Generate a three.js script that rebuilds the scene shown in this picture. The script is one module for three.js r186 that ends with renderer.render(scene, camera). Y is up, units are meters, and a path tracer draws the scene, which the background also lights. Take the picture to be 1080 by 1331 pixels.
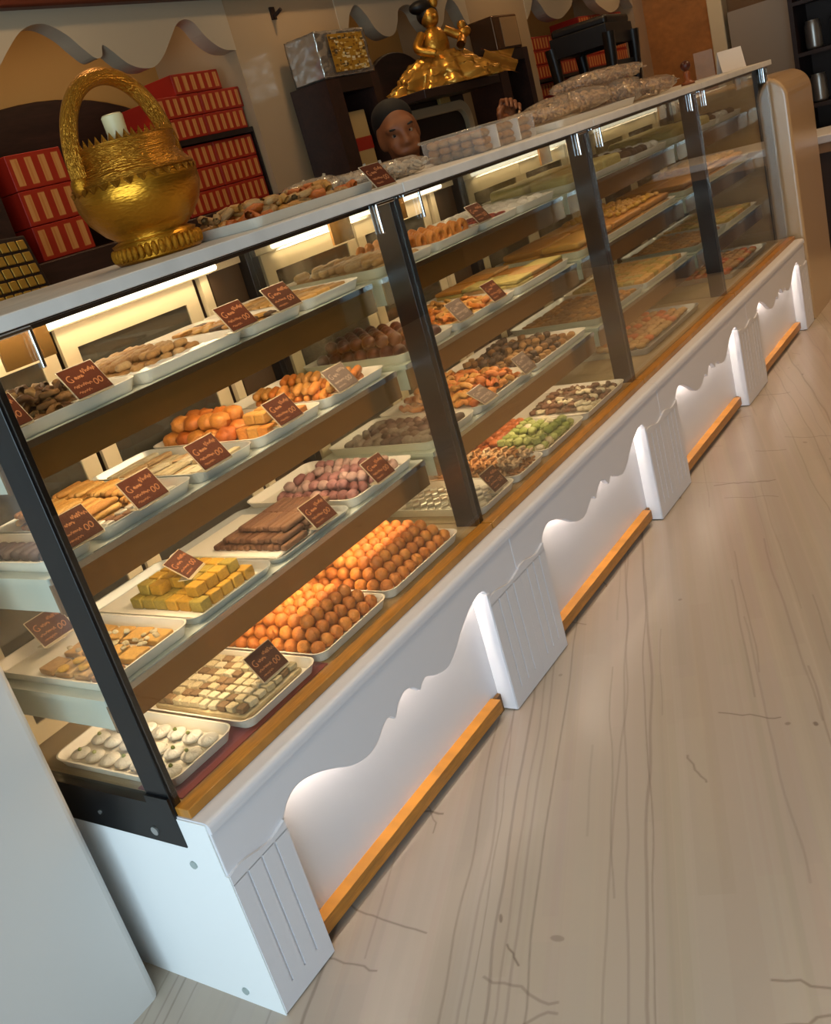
import * as THREE from 'three';
import { RectAreaLightUniformsLib } from 'three/addons/lights/RectAreaLightUniformsLib.js';
import { RoundedBoxGeometry } from 'three/addons/geometries/RoundedBoxGeometry.js';
import { mergeGeometries, mergeVertices } from 'three/addons/utils/BufferGeometryUtils.js';
import { MarchingCubes } from 'three/addons/objects/MarchingCubes.js';
import { ImprovedNoise } from 'three/addons/math/ImprovedNoise.js';

// ---------------------------------------------------------------- camera, light, exposure
RectAreaLightUniformsLib.init();
const scene = new THREE.Scene();
scene.background = new THREE.Color(0.62, 0.78, 0.95);
const renderer = new THREE.WebGLRenderer({ antialias: true });
renderer.toneMapping = THREE.LinearToneMapping;
renderer.toneMappingExposure = 1.45;
renderer.shadowMap.enabled = true;

const camera = new THREE.PerspectiveCamera(55.584, 1080 / 1331, 0.05, 60);
{
  const right = new THREE.Vector3(0.51800681, -0.26246561, 0.81411347);
  const up = new THREE.Vector3(0.42752486, 0.90379644, 0.01935197);
  const back = new THREE.Vector3(-0.74087208, 0.33802929, 0.58038328);
  camera.quaternion.setFromRotationMatrix(new THREE.Matrix4().makeBasis(right, up, back));
  camera.position.set(-0.8074, 1.3786, 1.2459);
  scene.add(camera);
}
const WARM = new THREE.Color(1.0, 0.66, 0.34);
const WARM_WHITE = new THREE.Color(1.0, 0.76, 0.49);
const LED_BASE = new THREE.Color(1.0, 0.86, 0.68);
const SHOP_X = -2.5; // the shop front stands just behind the photographer
const DAY = new THREE.Color(0.66, 0.87, 1.0);

function area(parent, color, intensity, w, h, pos, dir) {
  const l = new THREE.RectAreaLight(color, intensity, w, h);
  l.position.set(...pos);
  l.lookAt(pos[0] + dir[0], pos[1] + dir[1], pos[2] + dir[2]);
  // a light placed with lookAt shines along its own minus z axis
  const q = new THREE.Quaternion().setFromUnitVectors(new THREE.Vector3(0, 0, -1), new THREE.Vector3(...dir).normalize());
  l.quaternion.copy(q);
  parent.add(l);
  return l;
}
// daylight entering by the open shop front behind the camera
{
  const l = area(scene, DAY, 3.6, 3.2, 2.0, [SHOP_X + 0.06, 1.15, 1.7], [1, -0.08, 0]);
  l.name = 'shop_front_daylight';
}

// ---------------------------------------------------------------- helpers
function rng(seed) { let s = seed >>> 0; return () => { s = (s + 0x6D2B79F5) >>> 0; let t = s; t = Math.imul(t ^ (t >>> 15), t | 1); t ^= t + Math.imul(t ^ (t >>> 7), t | 61); return ((t ^ (t >>> 14)) >>> 0) / 4294967296; }; }
const noise = new ImprovedNoise();
const fbm = (x, y, z) => noise.noise(x, y, z) + 0.5 * noise.noise(2 * x, 2 * y, 2 * z + 7) + 0.25 * noise.noise(4 * x, 4 * y, 4 * z + 3);
const used = {};
function numbered(n) { const k = used[n] = (used[n] ?? -1) + 1; return k ? `${n}_${String(k).padStart(3, '0')}` : n; }
function M(hex, rough = 0.6, o = {}) { return new THREE.MeshPhysicalMaterial({ color: hex, roughness: rough, ...o }); }
function shade(m) { m.castShadow = true; m.receiveShadow = true; return m; }
function part(parent, name, geo, mat, pos, rot) {
  const m = shade(new THREE.Mesh(geo, mat)); m.name = name;
  if (pos) m.position.set(...pos); if (rot) m.rotation.set(...rot);
  parent.add(m); return m;
}
function tag(o, label, category, group) { o.userData.label = label; o.userData.category = category; if (group) o.userData.group = group; return o; }
function thing(name, label, category, pos = [0, 0, 0], rotY = 0, group) {
  const g = new THREE.Group(); g.name = numbered(name); g.position.set(...pos); g.rotation.y = rotY;
  scene.add(g); return tag(g, label, category, group);
}
function single(name, label, category, geo, mat, pos, rot, group) {
  const m = part(scene, numbered(name), geo, mat, pos, rot); return tag(m, label, category, group);
}
function struct(name, geo, mat, pos, rot) { const m = part(scene, name, geo, mat, pos, rot); m.userData.kind = 'structure'; return m; }
const box = (w, h, d) => new THREE.BoxGeometry(w, h, d);
const rbox = (w, h, d, r = 0.004, s = 1) => new RoundedBoxGeometry(w, h, d, s, Math.min(r, w / 2.01, h / 2.01, d / 2.01));
// box given by its two corners
function span(x0, x1, y0, y1, z0, z1, r) { const g = r ? rbox(x1 - x0, y1 - y0, z1 - z0, r, 2) : box(x1 - x0, y1 - y0, z1 - z0); g.translate((x0 + x1) / 2, (y0 + y1) / 2, (z0 + z1) / 2); return g; }
const plain = g => { const h = g.index ? g.toNonIndexed() : g; for (const k of Object.keys(h.attributes)) if (!['position', 'normal', 'uv'].includes(k)) h.deleteAttribute(k); return h; };
const merge = list => mergeGeometries(list.map(plain));
function extrude(pts, depth, bevel = 0, seg = 1) {
  const s = new THREE.Shape(pts.map(p => new THREE.Vector2(p[0], p[1])));
  return new THREE.ExtrudeGeometry(s, { depth: depth - 2 * bevel, bevelEnabled: bevel > 0, bevelSize: bevel, bevelThickness: bevel, bevelOffset: -bevel, bevelSegments: seg, curveSegments: 8 }).translate(0, 0, bevel);
}
function smoothLine(pts, n = 8) { const c = new THREE.CatmullRomCurve3(pts.map(p => new THREE.Vector3(p[0], p[1], 0)), false, 'centripetal'); return c.getPoints(pts.length * n).map(p => [p.x, p.y]); }
function canvasTex(w, h, draw, rep) {
  const c = document.createElement('canvas'); c.width = w; c.height = h; draw(c.getContext('2d'), w, h);
  const t = new THREE.CanvasTexture(c); t.colorSpace = THREE.SRGBColorSpace; t.wrapS = t.wrapT = THREE.RepeatWrapping; if (rep) t.repeat.set(...rep); t.magFilter = THREE.LinearFilter; return t;
}
// a grey mottled map: multiplies a base colour with grain
function grainTex(seed, lo, hi, w = 256, sx = 6, sy = 6, tint) {
  const d = new Uint8Array(w * w * 4);
  for (let y = 0; y < w; y++) for (let x = 0; x < w; x++) {
    const a = fbm(x / w * sx, y / w * sy, seed) * 0.5 + 0.5 * fbm(x / w * sx * 5, y / w * sy * 5, seed + 9);
    const v = Math.max(0, Math.min(1, 0.5 + a * 0.6)); const g = lo + (hi - lo) * v; const i = 4 * (y * w + x);
    d[i] = g; d[i + 1] = tint ? g * tint[0] : g; d[i + 2] = tint ? g * tint[1] : g; d[i + 3] = 255;
  }
  const t = new THREE.DataTexture(d, w, w); t.colorSpace = THREE.SRGBColorSpace; t.magFilter = THREE.LinearFilter; t.wrapS = t.wrapT = THREE.MirroredRepeatWrapping; t.needsUpdate = true; return t;
}
function bumpTex(seed, w = 256, sx = 20, sy = 20) { const t = grainTex(seed, 0, 255, w, sx, sy); t.colorSpace = THREE.NoColorSpace; return t; }
function metreUV(g, ax = 'x', ay = 'z', s = 1) {
  const p = g.attributes.position, uv = new Float32Array(p.count * 2), f = { x: i => p.getX(i), y: i => p.getY(i), z: i => p.getZ(i) };
  for (let i = 0; i < p.count; i++) { uv[2 * i] = f[ax](i) * s; uv[2 * i + 1] = f[ay](i) * s; }
  g.setAttribute('uv', new THREE.BufferAttribute(uv, 2)); return g;
}

// ---------------------------------------------------------------- materials
const mat = {
  white: M(0xd3d1d6, 0.42, { clearcoat: 0.25, clearcoatRoughness: 0.3 }),
  whiteEnd: M(0xe4e6e6, 0.4),
  black: M(0x07090c, 0.3),
  wood: M(0xffffff, 0.4, { map: grainTex(3, 130, 205, 256, 24, 1.5, [0.66, 0.2]), clearcoat: 0.3 }),
  chrome: M(0xd8dde2, 0.14, { metalness: 1 }),
  steel: M(0xc4c8ca, 0.28, { metalness: 0.9 }),
  glass: M(0xfbfcfa, 0.0, { transmission: 1, thickness: 0, ior: 1.5 }),
  glassDark: M(0xb9b4a4, 0.03, { transmission: 0.9, thickness: 0, ior: 1.5 }),
  film: M(0xffffff, 0.12, { transmission: 0.92, thickness: 0, ior: 1.4 }),
  bronze: M(0xa87c42, 0.2, { metalness: 0.75, clearcoat: 0.6, clearcoatRoughness: 0.05 }),
  shelfEnd: M(0xbfc2b6, 0.4),
  cream: M(0xd9c7a3, 0.45),
  led: M(0xffffff, 0.5, { emissive: 0xfff0d8, emissiveIntensity: 2.2 }),
  ledDim: M(0xffffff, 0.5, { emissive: 0xffe6c0, emissiveIntensity: 1.6 }),
  maroon: M(0x6e2b33, 0.75),
  deck: M(0x8f7a58, 0.6),
  tray: M(0xdcd4c4, 0.3, { clearcoat: 0.3 }),
  traySteel: M(0xc9ccc9, 0.3, { metalness: 0.6 }),
  paper: M(0xe9e0cf, 0.75),
  slab: M(0xffffff, 0.4, { map: grainTex(11, 176, 224, 256, 20, 1.2, [0.985, 0.965]) }),
  dark: M(0x22130f, 0.45),
  darkWood: M(0xffffff, 0.42, { map: grainTex(21, 34, 66, 256, 3, 26, [0.62, 0.5]) }),
  gold: M(0xc08527, 0.34, { metalness: 0.95, bumpMap: bumpTex(31, 256, 18, 18), bumpScale: 0.0012 }),
  goldRough: M(0xb97f2a, 0.36, { metalness: 0.95, bumpMap: bumpTex(33, 256, 46, 46), bumpScale: 0.006 }),
  wall: M(0xb29a7a, 0.22, { clearcoat: 0.35, clearcoatRoughness: 0.08 }),
  valance: M(0xb7a88f, 0.35),
  niche: M(0xb99052, 0.6),
  amber: M(0xffffff, 0.4, { map: grainTex(41, 150, 200, 256, 2, 18, [0.66, 0.34]) }),
};

// ---------------------------------------------------------------- the room
{
  const S = 2048, metres = 4.2;
  const tex = canvasTex(S, S, (c, w) => {
    const r = rng(5);
    c.fillStyle = '#b0a294'; c.fillRect(0, 0, w, w);
    for (let i = 0; i < 900; i++) { // broad soft bands along the vein
      const y = r() * w, h = 4 + r() * 34; c.fillStyle = r() < 0.5 ? `rgba(190,174,155,${0.03 + r() * 0.07})` : `rgba(140,124,108,${0.03 + r() * 0.06})`;
      const x0 = r() * w - 300, len = 500 + r() * 1500; c.fillRect(x0, y, len, h);
    }
    const vein = (y0, width, alpha, x0, x1, sd) => {
      c.strokeStyle = `rgba(92,78,66,${alpha})`; c.lineWidth = width; c.beginPath();
      for (let x = x0; x <= x1; x += 8) { const y = y0 + 16 * noise.noise(x / 620, sd, 1.5) + 5 * noise.noise(x / 110, sd, 4.5); x === x0 ? c.moveTo(x, y) : c.lineTo(x, y); }
      c.stroke();
    };
    for (let i = 0; i < 40; i++) { const y = r() * w; vein(y, 1.2 + r() * 2.2, 0.16 + r() * 0.2, 0, w, i * 3.1); if (r() < 0.6) vein(y + 14 + r() * 18, 1 + r() * 1.4, 0.14 + r() * 0.16, 0, w, i * 3.1 + 0.4); }
    for (let i = 0; i < 150; i++) { const x0 = r() * w; vein(r() * w, 1 + r() * 1.6, 0.08 + r() * 0.16, x0, x0 + 150 + r() * 500, 300 + i * 2.3); }
    for (let i = 0; i < 130; i++) { // short cracks across the vein
      let x = r() * w, y = r() * w; c.strokeStyle = `rgba(84,70,58,${0.22 + r() * 0.3})`; c.lineWidth = 1.2 + r() * 2; c.beginPath(); c.moveTo(x, y);
      const n = 4 + Math.floor(r() * 14), a = r() < 0.75 ? 1.25 : 0.3; for (let k = 0; k < n; k++) { x += (r() - 0.42) * 10 + Math.cos(a) * 7; y += Math.sin(a) * 10 + (r() - 0.5) * 8; c.lineTo(x, y); } c.stroke();
    }
    for (let i = 0; i < 120; i++) { c.fillStyle = `rgba(84,70,58,${0.25 + r() * 0.3})`; c.beginPath(); c.ellipse(r() * w, r() * w, 2 + r() * 6, 1.5 + r() * 3, r() * 3, 0, 7); c.fill(); }
  });
  tex.wrapS = tex.wrapT = THREE.MirroredRepeatWrapping; tex.anisotropy = 8;
  const g = span(SHOP_X - 0.1, 7.6, -0.1, 0, -2.2, 3.7); const p = g.attributes.position, uv = g.attributes.uv;
  const a = -0.36, ca = Math.cos(a), sa = Math.sin(a);
  for (let i = 0; i < p.count; i++) { const x = p.getX(i), z = p.getZ(i); uv.setXY(i, (x * ca + z * sa) / metres, (-x * sa + z * ca) / metres + 0.37); }
  struct('floor', g, M(0xffffff, 0.34, { map: tex, clearcoat: 0.15, clearcoatRoughness: 0.25 }));
}
struct('ceiling', span(SHOP_X - 0.1, 7.6, 2.9, 3.0, -2.2, 3.7), M(0xcfc0a8, 0.8));
struct('wall_front', span(SHOP_X - 0.1, 7.6, 0, 2.9, 3.6, 3.7), M(0x54432f, 0.7));
{ // shop front wall with its wide opening
  struct('wall_left', merge([span(SHOP_X - 0.1, SHOP_X, 0, 2.9, -2.2, -0.1), span(SHOP_X - 0.1, SHOP_X, 2.3, 2.9, -0.1, 3.6)]), M(0xb0a08a, 0.7));
  const d = struct('door_1', merge([span(SHOP_X - 0.06, SHOP_X, 0, 2.3, -0.1, -0.04), span(SHOP_X - 0.06, SHOP_X, 0, 2.3, 3.54, 3.6), span(SHOP_X - 0.06, SHOP_X, 2.24, 2.3, -0.04, 3.54)]), mat.steel);
  part(d, 'pane', span(SHOP_X - 0.035, SHOP_X - 0.03, 0.0, 2.24, -0.04, 3.54), mat.glass);
}
const WX = 7.4; // right end wall of the shop
// back wall: pillars between three lit niches
const NICHES = [[0.72, 2.56], [3.32, 4.56], [5.3, 7.15]];
{
  const zf = -1.62, zb = -2.1, list = [span(SHOP_X - 0.1, 7.6, 0, 2.9, -2.2, zb)];
  let x = SHOP_X; for (const [a, b] of NICHES) { list.push(span(x, a, 0, 2.9, zb, zf)); x = b; } list.push(span(x, WX, 0, 2.9, zb, zf));
  struct('wall_back', merge(list), mat.wall);
  NICHES.forEach(([a, b], i) => {
    const lin = struct(`trim_${i + 1}`, span(a, b, 0.9, 2.9, zb, zb + 0.012), mat.niche);
    lin.userData.label = 'ochre back panel of a lit wall niche';
  });
  const c = struct('trim_4', span(SHOP_X, WX, 2.125, 2.2, zf, zf + 0.05, 0.01), M(0x5a2513, 0.45)); c.userData.label = 'dark red brown wooden cornice rail above the valances';
  // valances with the wavy cut lower edge
  const v1 = [[1.40, 1.955], [1.47, 2.01], [1.54, 2.06], [1.6, 2.08], [1.66, 2.078], [1.73, 2.04], [1.77, 2.0], [1.82, 1.96], [1.85, 1.965], [1.868, 2.0], [1.9, 1.98], [1.96, 1.93], [2.02, 1.91], [2.08, 1.91], [2.14, 1.94], [2.21, 2.0], [2.27, 2.05], [2.32, 2.063], [2.36, 2.05], [2.4, 2.0], [2.45, 1.96], [2.5, 1.94], [2.56, 1.935]];
  const left = [[0.72, 1.935], [0.82, 1.95], [0.9, 2.03], [0.98, 2.063], [1.06, 2.03], [1.15, 1.93], [1.23, 1.91], [1.32, 1.925]];
  const v2half = [[0, 1.9], [0.05, 1.95], [0.1, 2.03], [0.17, 2.07], [0.24, 2.02], [0.29, 1.955], [0.36, 1.92], [0.44, 1.925], [0.5, 1.98], [0.53, 2.03], [0.58, 2.05], [0.62, 2.055]];
  const v2 = [...v2half.map(p => [3.32 + p[0], p[1]]), ...v2half.slice(0, -1).reverse().map(p => [4.56 - p[0], p[1]])];
  const v3half = [[0, 1.92], [0.07, 1.97], [0.15, 2.04], [0.22, 2.0], [0.3, 1.93], [0.48, 1.9], [0.6, 1.93], [0.7, 1.97], [0.78, 2.03], [0.925, 2.05]];
  const v3 = [...v3half.map(p => [5.3 + p[0], p[1]]), ...v3half.slice(0, -1).reverse().map(p => [7.15 - p[0], p[1]])];
  [[...left, ...v1], v2, v3].forEach((line, i) => {
    const s = smoothLine(line, 4), x0 = s[0][0], x1 = s[s.length - 1][0];
    const t = struct(`trim_${i + 5}`, extrude([[x0, 2.9], ...s, [x1, 2.9]], 0.075), mat.valance, [0, 0, zf - 0.07]); t.userData.label = 'cream valance board with a wavy cut lower edge';
    area(scene, WARM, [5, 2.0, 0.9][i], x1 - x0 - 0.2, 0.04, [(x0 + x1) / 2, 2.16, zf - 0.14], [0, -1, -0.5]).name = 'niche_strip_light';
  });
}
{ // end wall
  struct('wall_right', merge([span(WX, 7.6, 0, 2.9, -2.2, 3.6)]), M(0x6f5233, 0.6));
  const amber = struct('trim_8', span(WX - 0.03, WX, 0, 2.9, -1.62, -1.12), mat.amber); amber.userData.label = 'amber wood panel at the end of the back wall';
  const pil = struct('trim_9', span(WX - 0.14, WX, 0, 2.9, -1.11, -1.0, 0.01), mat.cream); pil.userData.label = 'narrow cream pillar beside the amber panel';
  struct('wall_partition', span(WX - 0.18, WX, 0, 1.68, -0.96, -0.5), M(0x9c8f80, 0.5)).userData.label = 'pale grey partition panel beyond the last display case';
}
// ceiling downlights
{
  const spots = [[1.5, 0.65], [2.4, 0.9], [4.3, 0.9], [6.3, 0.9], [1.3, -1.05], [2.95, -1.05], [4.9, -1.05], [6.6, -1.0], [-1.2, 1.4], [3.3, 2.4], [5.4, 2.4]];
  for (const [x, z] of spots) {
    const t = thing('ceiling_downlight', 'round recessed warm ceiling downlight with white ring', 'light', [x, 2.9, z], 0, 'ceiling downlights');
    part(t, 'ring', new THREE.TorusGeometry(0.075, 0.012, 8, 28).rotateX(Math.PI / 2), mat.white);
    part(t, 'diffuser', new THREE.CylinderGeometry(0.068, 0.068, 0.012, 28), M(0xffffff, 0.5, { emissive: 0xffc27a, emissiveIntensity: 6 }));
    const far = Math.max(0, Math.min(1, x / 4)), k = z < 0 ? 1.7 : (x < 0 ? 0.8 : 1.3 + 3.2 * far);
    const s = new THREE.SpotLight(z < 0 || x > 2 ? WARM : WARM_WHITE, k, 0, 1.15, 0.8, 2); s.position.set(0, -0.03, 0); s.target.position.set(0, -2, 0); s.castShadow = true; s.shadow.radius = 3.4; t.add(s); t.add(s.target);
    s.target.name = 'aim';
  }
}

// ---------------------------------------------------------------- display cases
const L = 1.132, DEPTH = 0.6, HB = 0.44, TOP0 = 1.295, TOP1 = 1.318;
const SHELF = { A: [1.113, -0.19], B: [0.892, -0.19], C: [0.652, -0.18], D: [0.458, -0.07] };
const scallop = [[0.151, 0.0], [0.151, 0.294], [0.156, 0.321], [0.18, 0.345], [0.212, 0.354], [0.265, 0.34], [0.315, 0.314], [0.36, 0.286], [0.406, 0.272], [0.447, 0.275], [0.484, 0.296], [0.498, 0.301], [0.512, 0.297], [0.525, 0.285], [0.546, 0.305], [0.575, 0.318], [0.604, 0.31], [0.63, 0.287], [0.643, 0.297], [0.662, 0.301], [0.70, 0.281], [0.745, 0.272], [0.784, 0.285], [0.83, 0.315], [0.885, 0.343], [0.935, 0.356], [0.965, 0.35], [0.981, 0.3], [0.981, 0.0]];
function pilaster(x0, x1) { // fluted plate: four thin grooves cut from above between five ribs
  const w = x1 - x0, h = 0.335, gr = 0.005, list = [], n = 3, z0 = -0.02, z1 = 0.0;
  const top = x => h - 0.012 + 0.007 * Math.sin((x / w) * 6.0 + 0.6);
  const ys = 0.045;
  list.push(span(x0, x1, 0.004, ys, z0, z1)); // foot
  const step = w / (n + 1);
  for (let k = 0; k <= n; k++) {
    const a = x0 + k * step + (k ? gr / 2 : 0), b = x0 + (k + 1) * step - (k < n ? gr / 2 : 0), m = (a + b) / 2;
    const ribTop = h - 0.028;
    list.push(span(a, b, ys, ribTop, z0, z1));
  }
  // cap that joins the ribs
  const cap = []; for (let i = 0; i <= 12; i++) { const x = x0 + w * i / 12; cap.push([x, top(x - x0)]); }
  list.push(extrude([[x0, h - 0.03], ...cap, [x1, h - 0.03]], z1 - z0).translate(0, 0, z0));
  list.push(span(x0, x1, 0.004, h - 0.02, z0 - 0.012, z1 - 0.0035)); // groove floor
  return merge(list);
}
function makeCase() {
  const g = new THREE.Group(); const W = L - 0.001;
  // base
  const cab = part(g, 'base_cabinet', merge([
    span(0, 0.019, 0, HB - 0.0225, -DEPTH, -0.0325), span(0, 0.019, HB - 0.0225, HB - 0.0005, -DEPTH, -0.0905), span(W - 0.019, W, 0, HB - 0.0225, -DEPTH, -0.0325),
    span(0.019, W - 0.019, 0.05, HB - 0.02, -DEPTH, -DEPTH + 0.018)]), mat.whiteEnd);
  part(g, 'recess_panel', span(0.019, W - 0.019, 0.05, HB - 0.02, -0.062, -0.05), mat.white);
  // ledge with rounded nose
  const nose = []; for (let i = 0; i <= 6; i++) { const a = i / 6 * Math.PI / 2; nose.push([-0.012 + 0.012 * Math.cos(a), HB - 0.012 + 0.012 * Math.sin(a)]); }
  const led = extrude([[-0.09, HB - 0.022], [0, HB - 0.022], ...nose, [-0.09, HB]].map(p => [p[0], p[1]]), W).rotateY(-Math.PI / 2).translate(W, 0, 0);
  led.translate(0, 0, 0);
  part(g, 'ledge', led, mat.white);
  // scalloped front panel
  const sc = smoothLine(scallop.slice(1, -1), 4);
  const front = extrude([[0, 0.02], [0.151, 0.02], [0.151, 0.27], ...sc, [0.981, 0.29], [0.981, 0.02], [W, 0.02], [W, HB - 0.021], [0, HB - 0.021]], 0.018, 0.0025, 2).translate(0, 0, -0.024);
  part(g, 'scalloped_panel', front, mat.white);
  const pl = part(g, 'pilaster', pilaster(0.0, 0.15), mat.white), pr = part(g, 'pilaster', pilaster(0.968, W), mat.white);
  pl.userData.label = pr.userData.label = 'fluted white pilaster plate';
  part(g, 'pilaster_return', span(0.964, 0.982, 0.004, 0.34, -0.05, -0.001, 0.003), mat.white);
  part(g, 'toe_strip', metreUV(span(0.15, 0.93, 0.024, 0.056, -0.052, -0.021), 'y', 'x', 3), mat.wood).userData.label = 'golden wood strip along the foot';
  part(g, 'toe_board', span(0.02, W - 0.02, 0, 0.05, -0.11, -0.1), mat.dark);
  part(g, 'foot_block', span(0.94, 0.963, 0, 0.05, -0.07, -0.04), M(0x6d4a20, 0.5));
  // light behind the scallop
  const bar = part(g, 'light_bar', span(0.16, 0.975, 0.398, 0.415, -0.0245, -0.0242), mat.ledDim);
  area(bar, LED_BASE, 125, 0.8, 0.014, [0.567, 0.405, -0.0255], [0, -0.6, -1]).name = 'scallop_light';
  // wood strip at the foot of the glass
  part(g, 'glass_strip', metreUV(span(0.002, W - 0.002, HB, HB + 0.019, -0.078, -0.043, 0.002), 'z', 'x', 3), mat.wood);
  part(g, 'deck', span(0.004, W - 0.004, 0.446, SHELF.D[0], -DEPTH + 0.01, -0.079), mat.deck);
  // posts
  for (const x of [0.0, W - 0.02]) {
    part(g, 'corner_post', span(x, x + 0.02, HB - 0.06, TOP0, -0.14, -0.079, 0.002), mat.black);
    part(g, 'back_post', span(x, x + 0.02, HB, TOP0, -DEPTH, -DEPTH + 0.04, 0.002), mat.black);
  }
  // glass
  const fg = part(g, 'front_glass', span(0.004, W - 0.004, HB + 0.02, TOP0 - 0.004, -0.076, -0.071), mat.glass);
  for (const [x, s] of [[0.09, 1], [W - 0.09, -1]]) part(fg, 'glass_clip', merge([span(x - 0.0035, x + 0.0035, TOP0 - 0.07, TOP0 - 0.004, -0.07, -0.064, 0.002), span(Math.min(x, x - s * 0.07), Math.max(x, x - s * 0.07), TOP0 - 0.011, TOP0 - 0.004, -0.07, -0.064, 0.002)]), mat.chrome);
  for (const x of [0.006, W - 0.011]) part(g, 'side_glass', span(x, x + 0.005, HB + 0.02, TOP0 - 0.004, -DEPTH + 0.04, -0.13), mat.glass);
  // top board
  part(g, 'top_board', metreUV(span(0.0, W, TOP0, TOP1, -DEPTH - 0.03, -0.045, 0.003), 'z', 'x', 2), mat.slab);
  part(g, 'top_bracket', span(0.11, 0.21, TOP0 - 0.07, TOP0 - 0.001, -0.2, -0.194), mat.bronze);
  part(g, 'top_bracket', span(W - 0.11, W - 0.03, TOP0 - 0.07, TOP0 - 0.001, -0.2, -0.194), mat.bronze);
  const tube = part(g, 'light_tube', new THREE.CylinderGeometry(0.008, 0.008, 0.9, 10).rotateZ(Math.PI / 2).translate(0.55, 1.243, -0.568), mat.led);
  area(tube, WARM_WHITE, 19, 0.9, 0.016, [0.55, 1.231, -0.564], [0, -1, 0.5]).name = 'case_top_light';
  const t2 = part(g, 'light_tube', span(0.04, W - 0.04, TOP0 - 0.004, TOP0 - 0.001, -0.165, -0.15), mat.ledDim);
  part(g, 'top_rail', span(0.02, W - 0.02, TOP0 - 0.016, TOP0 - 0.0005, -0.145, -0.139), mat.dark);
  area(t2, WARM_WHITE, 28, 1.0, 0.014, [0.56, TOP0 - 0.006, -0.157], [0, -1, -0.7]).name = 'case_front_light';
  // sliding back doors
  for (const [a, b, z] of [[0.05, 0.475, -0.585], [0.5, 0.93, -0.597]]) {
    const fr = 0.042, y0 = 0.462, y1 = 1.23;
    const d = part(g, 'back_door', merge([span(a, a + fr, y0, y1, z, z + 0.01), span(b - fr, b, y0, y1, z, z + 0.01), span(a + fr, b - fr, y1 - 0.05, y1, z, z + 0.01), span(a + fr, b - fr, y0, y0 + 0.04, z, z + 0.01)]), mat.cream);
    part(d, 'door_pane', span(a + fr, b - fr, y0 + 0.04, y1 - 0.05, z + 0.003, z + 0.006), mat.glassDark);
  }
  part(g, 'head_rail', span(0.022, W - 0.022, 1.231, 1.294, -0.6, -0.58), mat.cream);
  part(g, 'back_panel', span(0.99, W - 0.022, 0.462, 1.284, -0.6, -0.59), M(0x4a3622, 0.5));
  part(g, 'back_stile', span(0.952, 0.98, 0.462, 1.23, -0.6, -0.585), mat.cream);
  // box shelves with a bronze fascia
  for (const k of ['A', 'B', 'C']) {
    const [y, z] = SHELF[k], t = 0.068;
    const sh = part(g, 'shelf', merge([span(0.022, W - 0.024, y - 0.012, y, -0.565, z - 0.002), span(0.03, 0.036, y - t, y - 0.012, -0.565, z - 0.006), span(W - 0.038, W - 0.032, y - t, y - 0.012, -0.565, z - 0.006)]), mat.shelfEnd);
    part(sh, 'fascia', span(0.024, W - 0.026, y - t, y - 0.012, z - 0.006, z), mat.bronze).userData.label = 'bronze mirror fascia under the shelf edge';
    part(sh, 'edge_trim', span(0.024, W - 0.026, y - 0.012, y, z - 0.002, z + 0.004), mat.chrome);
    const lb = part(sh, 'light_bar', span(0.06, W - 0.06, y - 0.022, y - 0.013, z - 0.03, z - 0.016), mat.ledDim);
    area(lb, WARM_WHITE, 54, 1.0, 0.014, [0.56, y - 0.0245, z - 0.023], [0, -1, -0.6]).name = 'shelf_light';
  }
  return g;
}
{
  const first = makeCase();
  const labels = ['glass sweet display case with bolted bare white end panel', 'second glass sweet display case, joined to the one with the bare end panel', 'third glass sweet display case, two away from the bare end panel', 'last glass sweet display case beside the beige rounded end cabinet'];
  for (let i = 0; i < 4; i++) {
    const g = i ? first.clone() : first; g.name = numbered('display_case'); g.position.x = i * L; scene.add(g);
    tag(g, labels[i], 'display case', 'display cases in a row');
    const k = [1, 0.62, 0.26, 0.2][i]; // the lamps inside the further cases are weaker
    if (i) g.traverse(o => { if (o.isRectAreaLight && o.name !== 'scallop_light') o.intensity *= k; if (o.isMesh && (o.name === 'light_tube' || (o.name === 'light_bar' && o.parent.name === 'shelf'))) { o.material = o.material.clone(); o.material.emissiveIntensity *= k; } });
  }
  part(first, 'deck_liner', span(0.025, 0.46, SHELF.D[0], SHELF.D[0] + 0.002, -0.2, -0.0805), mat.maroon).userData.label = 'maroon cloth liner along the front of the deck';
  part(first, 'end_panel', merge([span(-0.003, -0.0002, 0.0, 0.326, -DEPTH, -0.0012), span(-0.003, -0.0002, 0.326, HB - 0.003, -DEPTH, -0.0085)]), mat.whiteEnd);
  const capM = M(0x9aa6a4, 0.5), cyl = r => new THREE.CylinderGeometry(r, r, 0.004, 18).rotateZ(Math.PI / 2);
  for (const [y, z] of [[0.336, -0.083], [0.03, -0.092]]) part(first, 'screw_cap', cyl(0.008), capM, [-0.0042, y, z]);
  part(first, 'end_rail', span(-0.0055, -0.0005, 0.376, 0.464, -DEPTH, -0.079), mat.black);
  part(first, 'rail_edge', span(-0.0055, -0.0005, 0.464, 0.48, -0.14, -0.079), mat.black);
  part(first, 'rail_fill', span(0.0, 0.02, HB, 0.462, -DEPTH + 0.04, -0.128), mat.black);
  part(first, 'rail_screw', cyl(0.009), mat.steel, [-0.0065, 0.4, -0.15]);
  part(first, 'rail_screw', cyl(0.004), mat.steel, [-0.0065, 0.412, -0.3]);
}
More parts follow.
